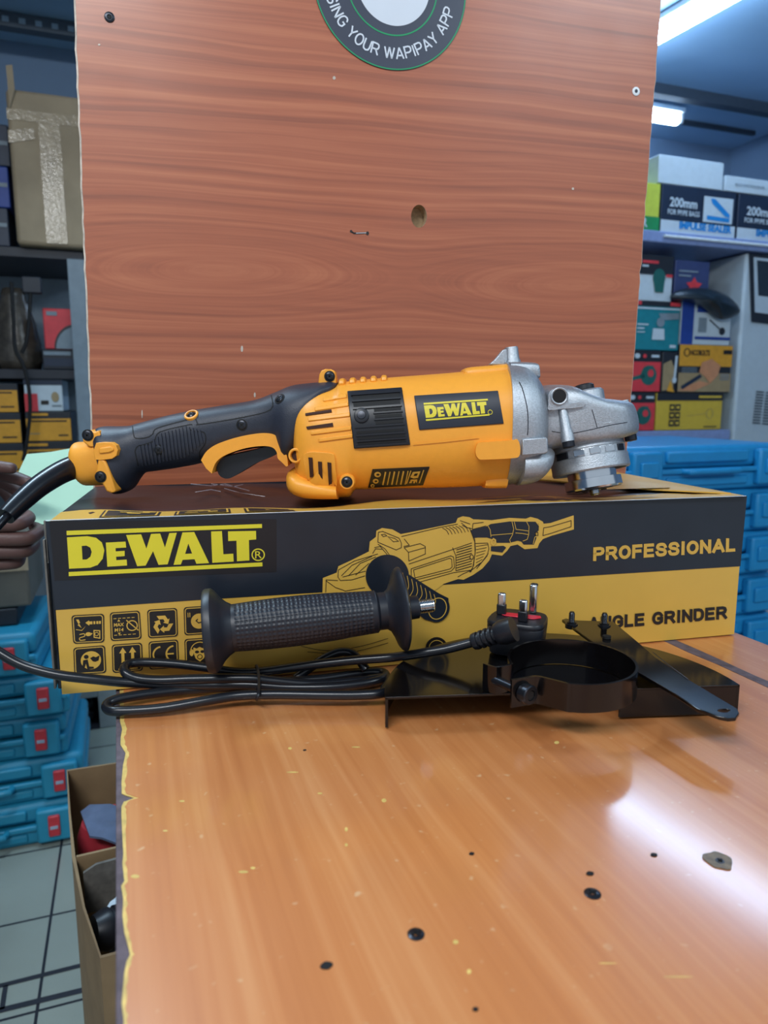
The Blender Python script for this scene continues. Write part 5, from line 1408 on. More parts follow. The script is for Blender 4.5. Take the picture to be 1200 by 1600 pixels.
root, A, asp, z = bgbox('carton_box', 'yellow and green box with a letter R at the left end of the upper shelf', 'box', 975, 280, 1031, 358, PR, 0.30, 'bx_lime', zb=zs_top)
with art_(root) as mb:
    rect(mb, A, 0, 0.70, 1, 0.985, 'bx_green'); txt(mb, A, 'R', 0.50, 0.93, 0.66, 0.74, 'bx_white')
def sealer(u0, v0, u1, v1, label):
    root, A, asp, z = bgbox('sealer_box', label, 'box', u0, v0, u1, v1, PR, 0.30, 'bx_navy', 'impulse sealer boxes on the upper shelf', zb=zs_top)
    with art_(root) as mb:
        rect(mb, A, 0, 0.74, 1, 1, 'bx_white')
        txt(mb, A, '200mm', 0.10, 0.46, 0.46, 0.26, 'bx_white'); txt(mb, A, 'FOR PP/PE BAGS', 0.08, 0.62, 0.50, 0.51, 'bx_white', bold=0.02)
        rect(mb, A, 0.55, 0.16, 0.95, 0.70, 'bx_white', 0.0004)
        fill(mb, A, [(0.60, 0.56), (0.60, 0.65), (0.91, 0.67), (0.91, 0.58)], 'sky_ink', 0.0006)
        fill(mb, A, [(0.64, 0.20), (0.70, 0.20), (0.91, 0.50), (0.91, 0.57), (0.85, 0.55), (0.66, 0.30)], 'sky_ink', 0.0006)
        rect(mb, A, 0.24, 0.70, 0.97, 0.735, 'bx_navy', 0.0003)
        txt(mb, A, 'IMPULSE SEALER', 0.24, 0.90, 0.95, 0.74, 'sky_ink', bold=0.05)
    return root, A, z
r1, A1, z1_ = sealer(1033, 286, 1150, 361, 'dark blue sealer box marked 200mm, left one of two on the upper shelf')
r2, A2, z2_ = sealer(1152.5, 301.5, 1272, 376, 'dark blue sealer box on the upper shelf beside another, cut off by the picture edge')
root, A, asp, z = bgbox('carton_box', 'plain white box lying on top of the 200mm sealer box', 'box', 1029, 240, 1131, 288, PR, 0.28, 'bx_white', zb=z1_[1])
root, A, asp, z = bgbox('carton_box', 'white box with one line of faint print, on top of the cut-off sealer box', 'box', 1133, 273, 1262, 306, PR, 0.28, 'bx_white', zb=max(z1_[1], z2_[1]) + 0.001)
with art_(root) as mb: txt(mb, A, 'MULTI FUNCTION SEALER', 0.11, 0.60, 0.46, 0.45, 'post_grey')

def redbox(u0, v0, u1, v1, label, zb):
    root, A, asp, z = bgbox('blower_box', label, 'box', u0, v0, u1, v1, PR, 0.26, 'bx_black', 'red blower boxes on the lower shelf', zb=zb)
    with art_(root) as mb:
        rect(mb, A, 0, 0.28, 0.995, 0.985, 'bx_red')
        fill(mb, A, circ(0.60, 0.14, 0.045, 14, 0.06), 'bx_white', 0.0004); fill(mb, A, circ(0.72, 0.14, 0.03, 12, 0.05), 'bx_red', 0.0004); rect(mb, A, 0.83, 0.11, 0.96, 0.17, 'bx_white', 0.0004)
        fill(mb, A, circ(0.80, 0.60, 0.13, 20, 0.24), 'tool_green', 0.0004); fill(mb, A, [(0.45, 0.68), (0.72, 0.56), (0.74, 0.66), (0.45, 0.76)], 'tool_green', 0.0004)
        fill(mb, A, [(0.70, 0.42), (0.86, 0.36), (0.90, 0.46), (0.74, 0.52)], 'tool_green', 0.0005); fill(mb, A, circ(0.83, 0.55, 0.05, 12, 0.09), 'bx_red', 0.0006)
    return z
za = redbox(930, 612, 1023, 673, 'red tool box with green blower picture, lower of the two on the lower shelf', zs_low)
zb_ = redbox(935, 545, 1032, 613, 'red tool box with green blower picture, upper one under the teal box', za[1])
root, A, asp, zc = bgbox('sprayer_box', 'teal box with a white spray gun picture on top of the red boxes', 'box', 935, 466, 1062, 546, PR, 0.26, 'bx_teal', zb=zb_[1])
with art_(root) as mb:
    rect(mb, A, 0, 0, 1, 0.10, 'bx_black'); rect(mb, A, 0.86, 0.0, 0.99, 0.08, 'bx_red', 0.0004); rect(mb, A, 0.40, 0.0, 0.50, 0.08, 'bx_red', 0.0004); rect(mb, A, 0.0, 0.125, 1, 0.16, 'bx_white')
    fill(mb, A, [(0.66, 0.55), (0.80, 0.55), (0.81, 0.78), (0.65, 0.78)], 'bx_white', 0.0004); fill(mb, A, circ(0.75, 0.42, 0.05, 14, 0.10), 'post_grey', 0.0004)
    fill(mb, A, [(0.72, 0.24), (0.98, 0.22), (0.98, 0.34), (0.76, 0.38)], 'post_grey', 0.0005)
    rect(mb, A, 0.46, 0.46, 0.60, 0.49, 'bx_white', 0.0004); rect(mb, A, 0.46, 0.54, 0.55, 0.57, 'bx_white', 0.0004); rect(mb, A, 0.46, 0.62, 0.56, 0.64, 'bx_white', 0.0004); rect(mb, A, .88, .88, .96, .94, 'bx_white', .0004)
root, A, asp, zd = bgbox('tool_box', 'white and dark box with a green tool picture on top of the teal box', 'box', 940, 392, 1051, 467, PR, 0.26, 'bx_white', zb=zc[1])
with art_(root) as mb:
    rect(mb, A, 0, 0, 1, 0.42, 'bx_black'); fill(mb, A, circ(0.80, 0.48, 0.09, 18, 0.20), 'tool_green', 0.0004); fill(mb, A, [(0.72, 0.55), (0.88, 0.55), (0.87, 0.80), (0.75, 0.80)], 'tool_green', 0.0005)
    rect(mb, A, 0.55, 0.12, 0.78, 0.18, 'bx_red', 0.0004); rect(mb, A, 0.55, 0.22, 0.64, 0.26, 'bx_white', 0.0004); rect(mb, A, 0.90, 0.40, 0.99, 0.46, 'bx_red', 0.0004)
root, A, asp, ze = bgbox('yellow_box', 'flat yellow box with six black pictograms, right of the lower red box', 'box', 1025, 614, 1128, 673, PR, 0.26, 'bx_yellow', zb=zs_low)
with art_(root) as mb:
    rect(mb, A, 0, 0, 1, 0.20, 'bx_black'); rect(mb, A, 0.62, 0.07, 0.97, 0.13, 'bx_yellow', 0.0004)
    for i in range(2):
        for j in range(3): rect(mb, A, 0.19 + i * 0.085, 0.30 + j * 0.21, 0.265 + i * 0.085, 0.47 + j * 0.21, 'bx_black', 0.0004); rect(mb, A, 0.205 + i * 0.085, 0.35 + j * 0.21, 0.25 + i * 0.085, 0.42 + j * 0.21, 'bx_yellow', 0.0005)
    stroke(mb, A, circ(0.80, 0.56, 0.05, 18, 0.14), 0.008, 'tan_print', 0.0004, True); stroke(mb, A, [(0.45, 0.62), (0.75, 0.55)], 0.008, 'tan_print', 0.0004); rect(mb, A, 0.72, 0.90, 0.92, 0.93, 'bx_black', 0.0004)
root, A, asp, zf = bgbox('tool_box', 'small dark box with a spanner picture, between a red box and a yellow box', 'box', 1034, 549, 1058, 613, PR, 0.26, 'bx_black', zb=ze[1])
with art_(root) as mb:
    fill(mb, A, [(0.05, 0.30), (0.55, 0.20), (0.85, 0.45), (0.75, 0.90), (0.05, 0.95)], 'tan_print'); fill(mb, A, [(0.80, 0.10), (0.95, 0.10), (0.90, 0.60), (0.75, 0.60)], 'bx_white', 0.0004); fill(mb, A, circ(0.82, 0.68, 0.14, 14, 0.08), 'bx_white', 0.0004); fill(mb, A, [(0.35, 0.95), (0.55, 0.70), (0.85, 0.98)], 'bx_orange', 0.0005)
root, A, asp, zg = bgbox('tool_box', 'orange and tan box with a picture of a hand, on the flat yellow box', 'box', 1060, 538, 1142, 615, PR, 0.26, 'bx_black', zb=ze[1])
with art_(root) as mb:
    rect(mb, A, 0, 0, 1, 0.44, 'bx_orange'); rect(mb, A, 0, 0.58, 1, 0.97, 'tan_print'); 
    stroke(mb, A, circ(0.13, 0.16, 0.05, 14, 0.08), 0.02, 'ink', 0.0004, True); txt(mb, A, 'NCOBOLTS', 0.20, 0.22, 0.56, 0.10, 'ink', 0.0004, bold=0.04); rect(mb, A, 0.82, 0.09, 0.99, 0.18, 'ink', 0.0004)
    fill(mb, A, [(0.42, 0.36), (0.60, 0.28), (0.78, 0.42), (0.74, 0.62), (0.60, 0.80), (0.50, 0.66), (0.38, 0.56)], 'skin_print', 0.0006); fill(mb, A, [(0.05, 0.86), (0.40, 0.60), (0.44, 0.66), (0.08, 0.93)], 'bx_navy', 0.0005)
    fill(mb, A, [(0.0, 0.95), (0.40, 0.74), (0.60, 0.80), (0.30, 0.96)], 'skin_print', 0.0004)
    for j in range(3): rect(mb, A, 0.05, 0.47 + j * 0.04, 0.34, 0.485 + j * 0.04, 'post_grey', 0.0004); rect(mb, A, 0.78, 0.60 + j * 0.05, 0.96, 0.62 + j * 0.05, 'post_grey', 0.0007)
root, A, asp, zh = bgbox('tool_box', 'blue and white box half covered by a black plastic bag', 'box', 1064, 470, 1142, 541, PR, 0.26, 'bx_white', zb=zg[1])
with art_(root) as mb:
    rect(mb, A, 0, 0, 0.24, 1, 'bx_blue'); rect(mb, A, 0.30, 0.0, 1, 0.24, 'bx_blue'); rect(mb, A, 0.28, 0.80, 1, 0.87, 'bx_blue'); stroke(mb, A, [(0.55, 0.40), (0.78, 0.62)], 0.025, 'bx_black', 0.0004); fill(mb, A, circ(0.82, 0.66, 0.06, 14, 0.09), 'bx_black', 0.0004); rect(mb, A, .34, .36, .50, .70, 'post_grey', .0003)
root, A, asp, zi = bgbox('tool_box', 'dark purple box with a red star-shaped mark behind the black bag', 'box', 1054, 405, 1108, 472, PR, 0.24, 'bx_purple', zb=zh[1])
with art_(root) as mb:
    st = [(0.55 + (0.24 if k % 2 else 0.13) * math.cos(R(36 * k + 18)), 0.62 + (0.22 if k % 2 else 0.12) * math.sin(R(36 * k + 18))) for k in range(10)]
    fill(mb, A, st, 'bx_red', 0.0004); rect(mb, A, 0.1, 0.25, 0.65, 0.29, 'post_grey', 0.0003); rect(mb, A, 0.1, 0.36, 0.45, 0.40, 'post_grey', 0.0003)
# black plastic bag draped over the boxes
mb = MB(); ol = [(1046, 462), (1060, 451), (1085, 447), (1110, 449), (1135, 457), (1155, 473), (1163, 489), (1150, 496), (1130, 503), (1118, 492), (1100, 476), (1075, 470), (1050, 468)]
bpts = [pl(u, v, -0.035) for u, v in ol]; c = sum(bpts, Vector()) / len(bpts)
n = len(bpts); inner_ = [p.lerp(c, 0.45) - E2 * (0.035 + 0.015 * math.sin(i * 2.3)) + UP * 0.004 * math.sin(i * 1.7) for i, p in enumerate(bpts)]; cc = c - E2 * 0.05; back = [p + E2 * 0.03 for p in bpts]
mb.add(bpts + inner_ + [cc] + back, [(i, (i + 1) % n, n + (i + 1) % n, n + i) for i in range(n)] + [(n + i, n + (i + 1) % n, 2 * n) for i in range(n)] + [(i, 2 * n + 1 + i, 2 * n + 1 + (i + 1) % n, (i + 1) % n) for i in range(n)] + [tuple(2 * n + 1 + i for i in range(n - 1, -1, -1))], 'bag_black')
o = mb.build('plastic_bag', subdiv=2, angle=180); tag(o, 'crumpled black plastic bag draped over boxes on the right shelf', 'bag')

# white appliance at the right edge
PW = at_plane(1168, 500, PR, E2)
wl = at_plane(1168, 380, PW, E2); aw0 = wl.dot(E1); bw = PW.dot(E2); wz1 = min(at_plane(1168, 386, PW, E2).z, zs_top - 0.046)
root = thing('white_appliance', 'tall white appliance with a dark framed panel and vent slits at the right edge', 'appliance', room(aw0 + 0.3, bw + 0.25, FLOOR_Z))
mb = MB(); mb.box(room(aw0 + 0.3, bw + 0.15, (FLOOR_Z + wz1) / 2), (0.6, 0.30, wz1 - FLOOR_Z - 0.002), 'appl_white', (E1, E2, UP)); mb.build('cabinet', root, bevel=0.012, bseg=3)
SW = Flat(PW - E2 * 0.002, E2)
mb = MB(); fill(mb, SW, [(1169.5, 396), (1330, 414), (1330, 522), (1173, 503)], 'bx_black', 0.003); fill(mb, SW, [(1176, 402), (1330, 420), (1330, 508), (1178, 488)], 'appl_white', 0.005); fill(mb, SW, [(1181, 407), (1330, 424), (1330, 480), (1183, 462)], 'glass_dark', 0.006); mb.build('framed_panel', root, smooth=False)
mb = MB()
for k in range(12):
    for j in range(3): u = 1181 + j * 15 - k * .55; v = 611 + k * 4.4 + j * 1.5; fill(mb, SW, [(u, v), (u + 12, v + 1), (u + 12, v + 2.8), (u, v + 2)], 'bx_black', 0.003)
mb.build('vent_slits', root, smooth=False)

# ================================================================== tool cases
def make_case(name, label, group, w, d, h, body, latch, fancy):
    root = thing(name, label, 'tool case', (0, 0, 0), group)
    X, Yv, Z = Vector((1, 0, 0)), Vector((0, 1, 0)), UP
    ax = (X, Yv, Z); hs = h * 0.46
    mb = MB(); mb.box((0, 0, hs / 2 + 0.001), (w, d, hs), body, ax); mb.build('lower_shell', root, bevel=0.010, bseg=3)
    mb = MB(); mb.box((0, 0.002, hs + (h - hs) / 2 + 0.002), (w - 0.004, d - 0.006, h - hs - 0.003), body, ax); lid = mb.build('lid', root, bevel=0.014, bseg=3)
    mb = MB(); mb.box((0, -d / 2 - 0.004, hs), (w * 0.98, 0.012, 0.012), body, ax); mb.build('rim_ridge', root, bevel=0.003)
    mb = MB(); mb.box((0, -d / 2 - 0.001, hs * 0.48), (w * 0.50, 0.010, hs * 0.42), body, ax); mb.build('front_panel', root, bevel=0.004)
    mb = MB(); mb.box((0, -d / 2 + 0.002, hs + (h - hs) * 0.55), (w * 0.50, 0.012, (h - hs) * 0.45), body, ax); mb.build('lid_panel', root, bevel=0.004)
    for s in (-1, 1):
        mb = MB(); mb.box((s * w * 0.38, -d / 2 - 0.006, h * 0.50), (w * 0.17, 0.024, h * 0.80), body, ax); mb.build('latch_block', root, bevel=0.006, bseg=2)
        mb = MB(); mb.box((s * w * 0.38, -d / 2 - 0.020, h * 0.52), (w * (0.055 if fancy else 0.10), 0.010, h * (0.50 if fancy else 0.34)), latch, ax); l = mb.build('latch', root, bevel=0.003)
        if fancy:
            mb = MB(); mb.box((s * w * 0.38, -d / 2 - 0.0255, h * 0.50), (w * 0.036, 0.002, h * 0.07), 'latch_mark', ax); mb.build('latch_mark', l)
    hp = [(-w * .16, -d / 2 - 0.004, hs), (-w * .15, -d / 2 - 0.020, hs), (-w * .12, -d / 2 - 0.026, hs), (w * .12, -d / 2 - 0.026, hs), (w * .15, -d / 2 - 0.020, hs), (w * .16, -d / 2 - 0.004, hs)]
    mb = MB(); mb.tube([Vector(p) for p in hp], 0.007, body, n=10, smooth=4); mb.build('carry_handle', root)
    return root
CW, CD, CH = 0.44, 0.34, 0.098
TL = ['teal plastic tool case with red latches, lowest of the left stack on the tiles', 'teal tool case with red latches, second from the floor, jutting out to the right', 'teal tool case with red latches, middle of the left stack', 'teal tool case with red latches, second from the top of the left stack', 'teal tool case with red latches, topmost of the left stack under the loose cable']
proto = make_case('tool_case', TL[0], 'teal tool cases stacked at the left', CW, CD, CH, 'case_teal', 'latch_red', True)
zc0 = FLOOR_Z
stack_u = [(128, 1312), (134, 1252), (112, 1180), (110, 1128), (69, 1075)]
P5 = at_z(100, 1312, FLOOR_Z)
for k in range(5):
    o = proto if k == 0 else copy_tree(proto)
    o['label'] = TL[k]
    P_ = P5 + E2 * (0.0, 0.012, 0.03, 0.018, 0.03)[k]
    right = at_plane(stack_u[k][0], stack_u[k][1], P_, E2)
    c = Vector((right.x, right.y, 0)) - E1 * CW / 2 + E2 * CD / 2
    o.location = (c.x, c.y, FLOOR_Z + k * (CH + 0.0005)); o.rotation_euler = (0, 0, YAW + R((0, 1.0, -1.5, 0.8, -2.5)[k]))
# what stands on the teal cases
M['kraft_dim'] = pmat('grey_brown_cardboard', '6b665c', 0.7, var=0.15, scale=12, bump=0.3, bscale=25)
zt = FLOOR_Z + 5 * (CH + 0.0005) + 0.001
c5 = P5 - E1 * 0.30 + E2 * 0.22
mb = MB(); mb.box(Vector((c5.x, c5.y, zt + 0.02)) + E1 * 0.03, (0.40, 0.26, 0.04), 'bx_black', (E1, E2, UP)); o = mb.build('flat_dark_block', bevel=0.004); tag(o, 'added black block for the shaded gap between the teal cases and a taped brown carton', 'box')  # black block put in for the dark, shaded gap under the carton
root = thing('taped_carton', 'grey-brown taped carton on an added black gap block behind the hands', 'box', Vector((c5.x, c5.y, zt + 0.041)))
mb = MB(); mb.box(Vector((c5.x, c5.y, zt + 0.041 + 0.085)) + E1 * 0.05, (0.42, 0.26, 0.168), 'kraft_dim', (E1, E2, UP)); mb.build('carton_body', root, bevel=0.006, bseg=2)
mb = MB(); mb.box(Vector((c5.x, c5.y, zt + 0.041 + 0.11)) + E1 * 0.05 - E2 * 0.131, (0.42, 0.002, 0.05), 'tape', (E1, E2, UP)); mb.build('tape_strip', root)

BWd, BDp, BHt = 0.50, 0.42, 0.1085
PB = at_y(1100, 730, 1.72)
left_b = at_plane(975, 720, PB, E2).dot(E1); bb = PB.dot(E2)
ztop = at_plane(1100, 696, PB, E2).z
nb = int((ztop - FLOOR_Z) / BHt); BHt = (ztop - FLOOR_Z) / nb - 0.0005
BL_ = ['topmost blue tool case of the right stack, its whole lid showing', 'blue tool case second from the top of the right stack', 'blue tool case third from the top of the right stack, beside the carton corner', 'blue tool case fourth from the top of the right stack', 'blue tool case fifth from the top of the right stack, just above the table edge']
protoB = make_case('tool_case', 'x', 'blue tool cases stacked at the right', BWd, BDp, BHt, 'case_blue', 'case_blue', False)
for k in range(nb):
    o = protoB if k == 0 else copy_tree(protoB)
    j = nb - 1 - k
    o['label'] = BL_[j] if j < 5 else 'blue tool case low in the right stack, behind the table edge'
    o.location = room(left_b + BWd / 2 + (0.0, 0.006, -0.004, 0.008, 0.002, -0.006, 0.004, 0)[k % 8], bb + BDp / 2 + (0, .004, .01, .002, .008, .0, .006, .003)[k % 8], FLOOR_Z + k * (BHt + 0.0005)); o.rotation_euler = (0, 0, YAW)

# ================================================================== left shelves
PL = at_y(60, 580, 2.35)
ql = lambda u, v, sb=0.0: at_plane(u, v, PL + E2 * sb, E2)
la0, la1 = ql(-120, 500).dot(E1), ql(137, 500).dot(E1); lb = PL.dot(E2)
zA = ql(60, 577).z; zC = ql(70, 389).z; zB = ql(60, 742).z
rackl = thing('shelf_rack', 'dark shelf rack at the left with a pale upright post, holding cartons and boxes', 'shelf', room((la0 + la1) / 2, lb + 0.2, FLOOR_Z))
for z in (zA, zB, zC):
    mb = MB(); mb.box(room((la0 + la1) / 2, lb + 0.20, z - 0.016), (la1 - la0, 0.42, 0.030), 'shelf_dark', (E1, E2, UP)); mb.build('shelf_board', rackl, bevel=0.002)
mb = MB(); a_ = ql(112, 500).dot(E1); b_ = ql(139, 500).dot(E1); mb.box(room((a_ + b_) / 2, lb - 0.03, (FLOOR_Z + zC - 0.032) / 2), (b_ - a_, 0.03, zC - 0.034 - FLOOR_Z), 'post_grey', (E1, E2, UP)); mb.build('post', rackl, bevel=0.002)
mb = MB(); mb.box(room((la0 + la1) / 2, lb + 0.42, (FLOOR_Z + zC) / 2), (la1 - la0, 0.012, zC - 0.034 - FLOOR_Z), 'post_grey', (E1, E2, UP)); mb.build('back_panel', rackl)
root, A, asp, z = bgbox('large_carton', 'large worn brown carton closed with clear tape, high on the left shelf', 'box', 17, 137, 150, 387, PL, 0.34, 'kraft_pale', zb=zC, bevel=0.012, set_back=-0.05)
with art_(root, 'tape_strip') as mb:
    rect(mb, A, 0.0, 0.13, 1, 0.20, 'tape'); rect(mb, A, 0.35, 0.20, 0.60, 0.98, 'tape', 0.0003); fill(mb, A, [(0.0, 0.27), (0.30, 0.24), (0.30, 0.31), (0.0, 0.35)], 'tape', 0.0004); rect(mb, A, 0.86, 0.0, 0.89, 1, 'kraft', 0.0002)
S5 = PL - E2 * 0.06
p0 = at_plane(9, 102, S5, E2); p1 = at_plane(19, 101, S5, E2); p2 = at_plane(23, 140, S5, E2); p3 = at_plane(15, 168, S5, E2)
mb = MB(); mb.prism([p0, p1, p2, p3], E2 * 0.004, 'kraft_pale'); mb.build('raised_flap', root)
zprev = zC
for k, (v0, v1, m_, lab) in enumerate(((318, 388, 'bx_navy', 'dark navy box at the bottom of the pile beside the large taped carton'), (252, 318, 'bx_blue', 'deep blue box in the middle of the pile beside the large taped carton'), (185, 252, 'bx_navy', 'dark navy box on top of the pile beside the large taped carton'))):
    root, A, asp, z = bgbox('navy_box', lab, 'box', -75, v0, 14, v1, PL, 0.30, m_, 'dark blue boxes on the high left shelf', zb=zprev); zprev = z[1]
    with art_(root) as mb: rect(mb, A, 0.72, 0.4, 0.97, 0.5, 'post_grey')
# things on the middle shelf
root, A, asp, zz = bgbox('flat_dark_block', 'flat dark grey box under the red disc box', 'box', 66, 545, 119, 577, PL, 0.24, 'shelf_dark', zb=zA)
with art_(root) as mb: rect(mb, A, 0.05, 0.12, 0.85, 0.30, 'post_grey'); rect(mb, A, 0.05, 0.45, 0.95, 0.85, 'bx_navy', 0.0003)
root, A, asp, z = bgbox('disc_box', 'red box with a grey saw disc picture on the left shelf', 'box', 68, 481, 118, 546, PL, 0.10, 'bx_red', zb=zz[1])
with art_(root) as mb:
    fill(mb, A, [(0.30, 0.99)] + [(1.0 + 0.70 * math.cos(t) * 1.0, 1.0 + 0.62 * math.sin(t)) for t in [R(180 + k * 9) for k in range(11)]] + [(1.0, 0.99)], 'bx_black', 0.0003)
    fill(mb, A, [(0.36, 0.99)] + [(1.0 + 0.64 * math.cos(t) * 1.0, 1.0 + 0.55 * math.sin(t)) for t in [R(180 + k * 9) for k in range(11)]] + [(1.0, 0.99)], 'post_grey', 0.0004); rect(mb, A, 0.12, 0.08, 0.45, 0.18, 'post_grey', 0.0004)
M['wrap'] = pmat('clear_wrapped_brown', '4d463e', 0.25, var=0.4, scale=30, bump=0.8, bscale=40)
bag_c = ql(30, 577, 0.12); secs = []
for k, (v, w) in enumerate(((576, 0.062), (560, 0.070), (530, 0.066), (500, 0.058), (475, 0.046), (455, 0.036), (443, 0.030))):
    c = Vector((bag_c.x, bag_c.y, max(zA + 0.001, ql(34, v).z if k else zA + 0.001)))
    secs.append([c + E1 * (w * math.cos(t) * (1 + .12 * math.sin(5 * t + k))) + E2 * (0.7 * w * math.sin(t)) for t in [2 * math.pi * j / 24 for j in range(24)]])
mb = MB(); mb.rings(secs, 'wrap'); o = mb.build('wrapped_bundle', angle=180); tag(o, 'brown bundle wrapped in shiny clear plastic beside the red disc box', 'bundle')
root = thing('hanging_strap', 'thin black strap hanging down from a dark clip in front of the left shelf', 'strap', ql(50, 440, -0.06))
mb = MB(); mb.tube([ql(u, v, -0.06) for u, v in ((18, 440), (21, 500), (24, 545), (36, 570), (44, 600), (47, 640), (42, 690), (36, 720))], 0.006, 'slot_black', n=8); mb.build('strap', root)
mb = MB(); mb.tube([ql(u, v, -0.055) for u, v in ((48, 450), (46, 490), (42, 530), (34, 552))], 0.006, 'slot_black', n=8); mb.build('strap', root)
mb = MB(); mb.box(ql(50, 446, -0.05), (0.055, 0.03, 0.05), 'shelf_dark', (E1, E2, UP)); mb.build('clip', root, bevel=0.004)
# black and yellow boxes on the lower left shelf
def ybox(u0, v0, u1, v1, label, zb, lim=None):
    root, A, asp, z = bgbox('yellow_box', label, 'box', u0, v0, u1, v1, PL, 0.30, 'bx_black', 'black and yellow boxes on the left shelf', zb=zb)
    with art_(root) as mb:
        rect(mb, A, 0.02, 0.24, 0.985, 0.98, 'bx_orange'); rect(mb, A, 0.08, 0.06, 0.5, 0.14, 'bx_orange'); rect(mb, A, 0.08, 0.30, 0.9, 0.35, 'ink', 0.0004); rect(mb, A, 0.08, 0.72, 0.3, 0.76, 'tan_print', 0.0004); rect(mb, A, 0.7, 0.78, 0.92, 0.83, 'ink', 0.0004)
    return z[1]
z1 = ybox(-70, 694, 38, 742, 'black and yellow box, lowest at the left edge, behind the green paper', zB)
z2 = ybox(-70, 645, 34, 694, 'black and yellow box, middle one at the left picture edge', z1)
z3 = ybox(-70, 598, 29, 646, 'black and yellow box, top one at the left edge under the shelf', z2)
z4 = ybox(39, 690, 113, 742, 'black and yellow box lowest of the inner pile, mostly behind the green paper', zB)
z5 = ybox(40, 643, 112, 691, 'black and yellow box directly under the white and red box', z4)
root, A, asp, z = bgbox('tool_box', 'white and red box lying on a black and yellow box on the left shelf', 'box', 38, 592, 98, 644, PL, 0.26, 'bx_white', zb=z5)
with art_(root) as mb:
    rect(mb, A, 0, 0, 1, 0.18, 'bx_navy'); rect(mb, A, 0, 0.45, 0.34, 1, 'bx_red'); rect(mb, A, 0.42, 0.66, 0.62, 0.78, 'ink', 0.0004); fill(mb, A, circ(0.80, 0.55, 0.10, 14, 0.16), 'tan_print', 0.0004); rect(mb, A, .7, .8, .95, .84, 'post_grey', .0004)

# low grey shelf with a small machine, seen under the carton
PD = at_y(150, 1180, 2.05)
da0 = at_plane(96, 1150, PD, E2).dot(E1); da1 = at_plane(186, 1150, PD, E2).dot(E1); db = PD.dot(E2)
dz1 = at_plane(150, 1078, PD, E2).z; dz2 = at_plane(150, 1138, PD, E2).z
M['pale_panel'] = pmat('pale_grey_panel', '8b9496', 0.5)
root = thing('low_shelf', 'low pale grey shelf unit behind the table leg, under the printed carton', 'shelf', room((da0 + da1) / 2, db + 0.15, FLOOR_Z))
ap = at_plane(157, 1150, PD, E2).dot(E1)
for a_, b_ in ((ap, da1), (da0 - 0.02, da0)):
    mb = MB(); mb.box(room((a_ + b_) / 2, db + 0.15, (FLOOR_Z + dz1) / 2), (b_ - a_, 0.30, dz1 - FLOOR_Z - 0.002), 'pale_panel', (E1, E2, UP)); mb.build('side_panel', root, bevel=0.002)
for z in (dz1 - 0.012, dz2 - 0.010):
    mb = MB(); mb.box(room((da0 + ap) / 2, db + 0.15, z), (ap - da0 - 0.001, 0.30, 0.02), 'pale_panel' if z > dz2 else 'shelf_dark', (E1, E2, UP)); mb.build('shelf_board', root)
mb = MB(); mb.box(room((da0 + ap) / 2, db + 0.29, (FLOOR_Z + dz1) / 2 - 0.01), (ap - da0 - 0.002, 0.01, dz1 - FLOOR_Z - 0.05), 'shelf_dark', (E1, E2, UP)); mb.build('back_panel', root)
mc = room((da0 + ap) / 2 + 0.005, db + 0.12, dz2 + 0.0005)
root = thing('small_machine', 'small grey and black machine standing inside the low grey shelf', 'machine', mc)
mb = MB(); mb.box(mc + UP * 0.016, (0.066, 0.12, 0.030), 'bx_black', (E1, E2, UP)); mb.build('machine_base', root, bevel=0.005)
mb = MB(); mb.lathe(mc + UP * 0.031 - E2 * 0.01, UP, [(0, 0.030), (0.014, 0.031), (0.018, 0.027)], 'post_grey', n=28); mb.build('machine_head', root)
mb = MB(); mb.lathe(mc + UP * 0.042 - E2 * 0.041 + E1 * 0.012, -E2, [(0, 0.006), (0.004, 0.005)], 'bx_black', n=16); mb.build('machine_knob', root)

# ================================================================== open carton on the floor by the table
RZ = -0.36
ring_ = [at_z(104, 1203, RZ), at_z(107, 1270, RZ), at_z(112, 1335, RZ), at_z(130, 1425, RZ), at_z(156, 1492, RZ)]
p_n = ring_[-1] + E1 * 0.27; p_f = ring_[0] + E1 * 0.27
outer_ = ring_ + [p_n, p_f]
root = thing('open_carton', 'open brown carton standing on the tiles against the left side of the table', 'box', Vector((sum(p.x for p in outer_) / 7, sum(p.y for p in outer_) / 7, FLOOR_Z)))
mb = MB(); n = len(outer_); cen = sum(outer_, Vector()) / n
def ins(p, d=0.004): q = (cen - p); q.z = 0; return p + q.normalized() * d
top_o = [p + UP * (0.004 * math.sin(i * 2.7)) for i, p in enumerate(outer_)]; bot_o = [Vector((p.x, p.y, FLOOR_Z + 0.001)) for p in outer_]
top_i = [ins(p) for p in top_o]; bot_i = [ins(Vector((p.x, p.y, FLOOR_Z + 0.005))) for p in outer_]
vs = bot_o + top_o + top_i + bot_i; fs = []
for r_ in range(3):
    for i in range(n): fs.append((r_ * n + i, r_ * n + (i + 1) % n, (r_ + 1) * n + (i + 1) % n, (r_ + 1) * n + i))
fs += [tuple(range(n)), tuple(3 * n + i for i in range(n))]
mb.add(vs, fs, 'kraft'); mb.build('carton_body', root, angle=20)
f0 = ins(at_z(111, 1342, RZ), 0.006); mb = MB(); f1 = f0 + E1 * 0.22 - E2 * 0.01
mb.prism([f0, f1 + UP * 0.015, f1 - UP * 0.05, f0 - UP * 0.05], E2 * 0.004, 'kraft'); mb.build('inner_flap', root)
f0 = ins(at_z(121, 1372, RZ - 0.005), 0.008); f1 = f0 + E1 * 0.20 + E2 * 0.01
mb = MB(); mb.prism([f0 + UP * 0.004, f0 + E1 * 0.015 + UP * 0.012, f1 + UP * 0.02, f1 - UP * 0.05, f0 - UP * 0.05], -E2 * 0.004, 'kraft_grey'); mb.build('inner_flap', root)
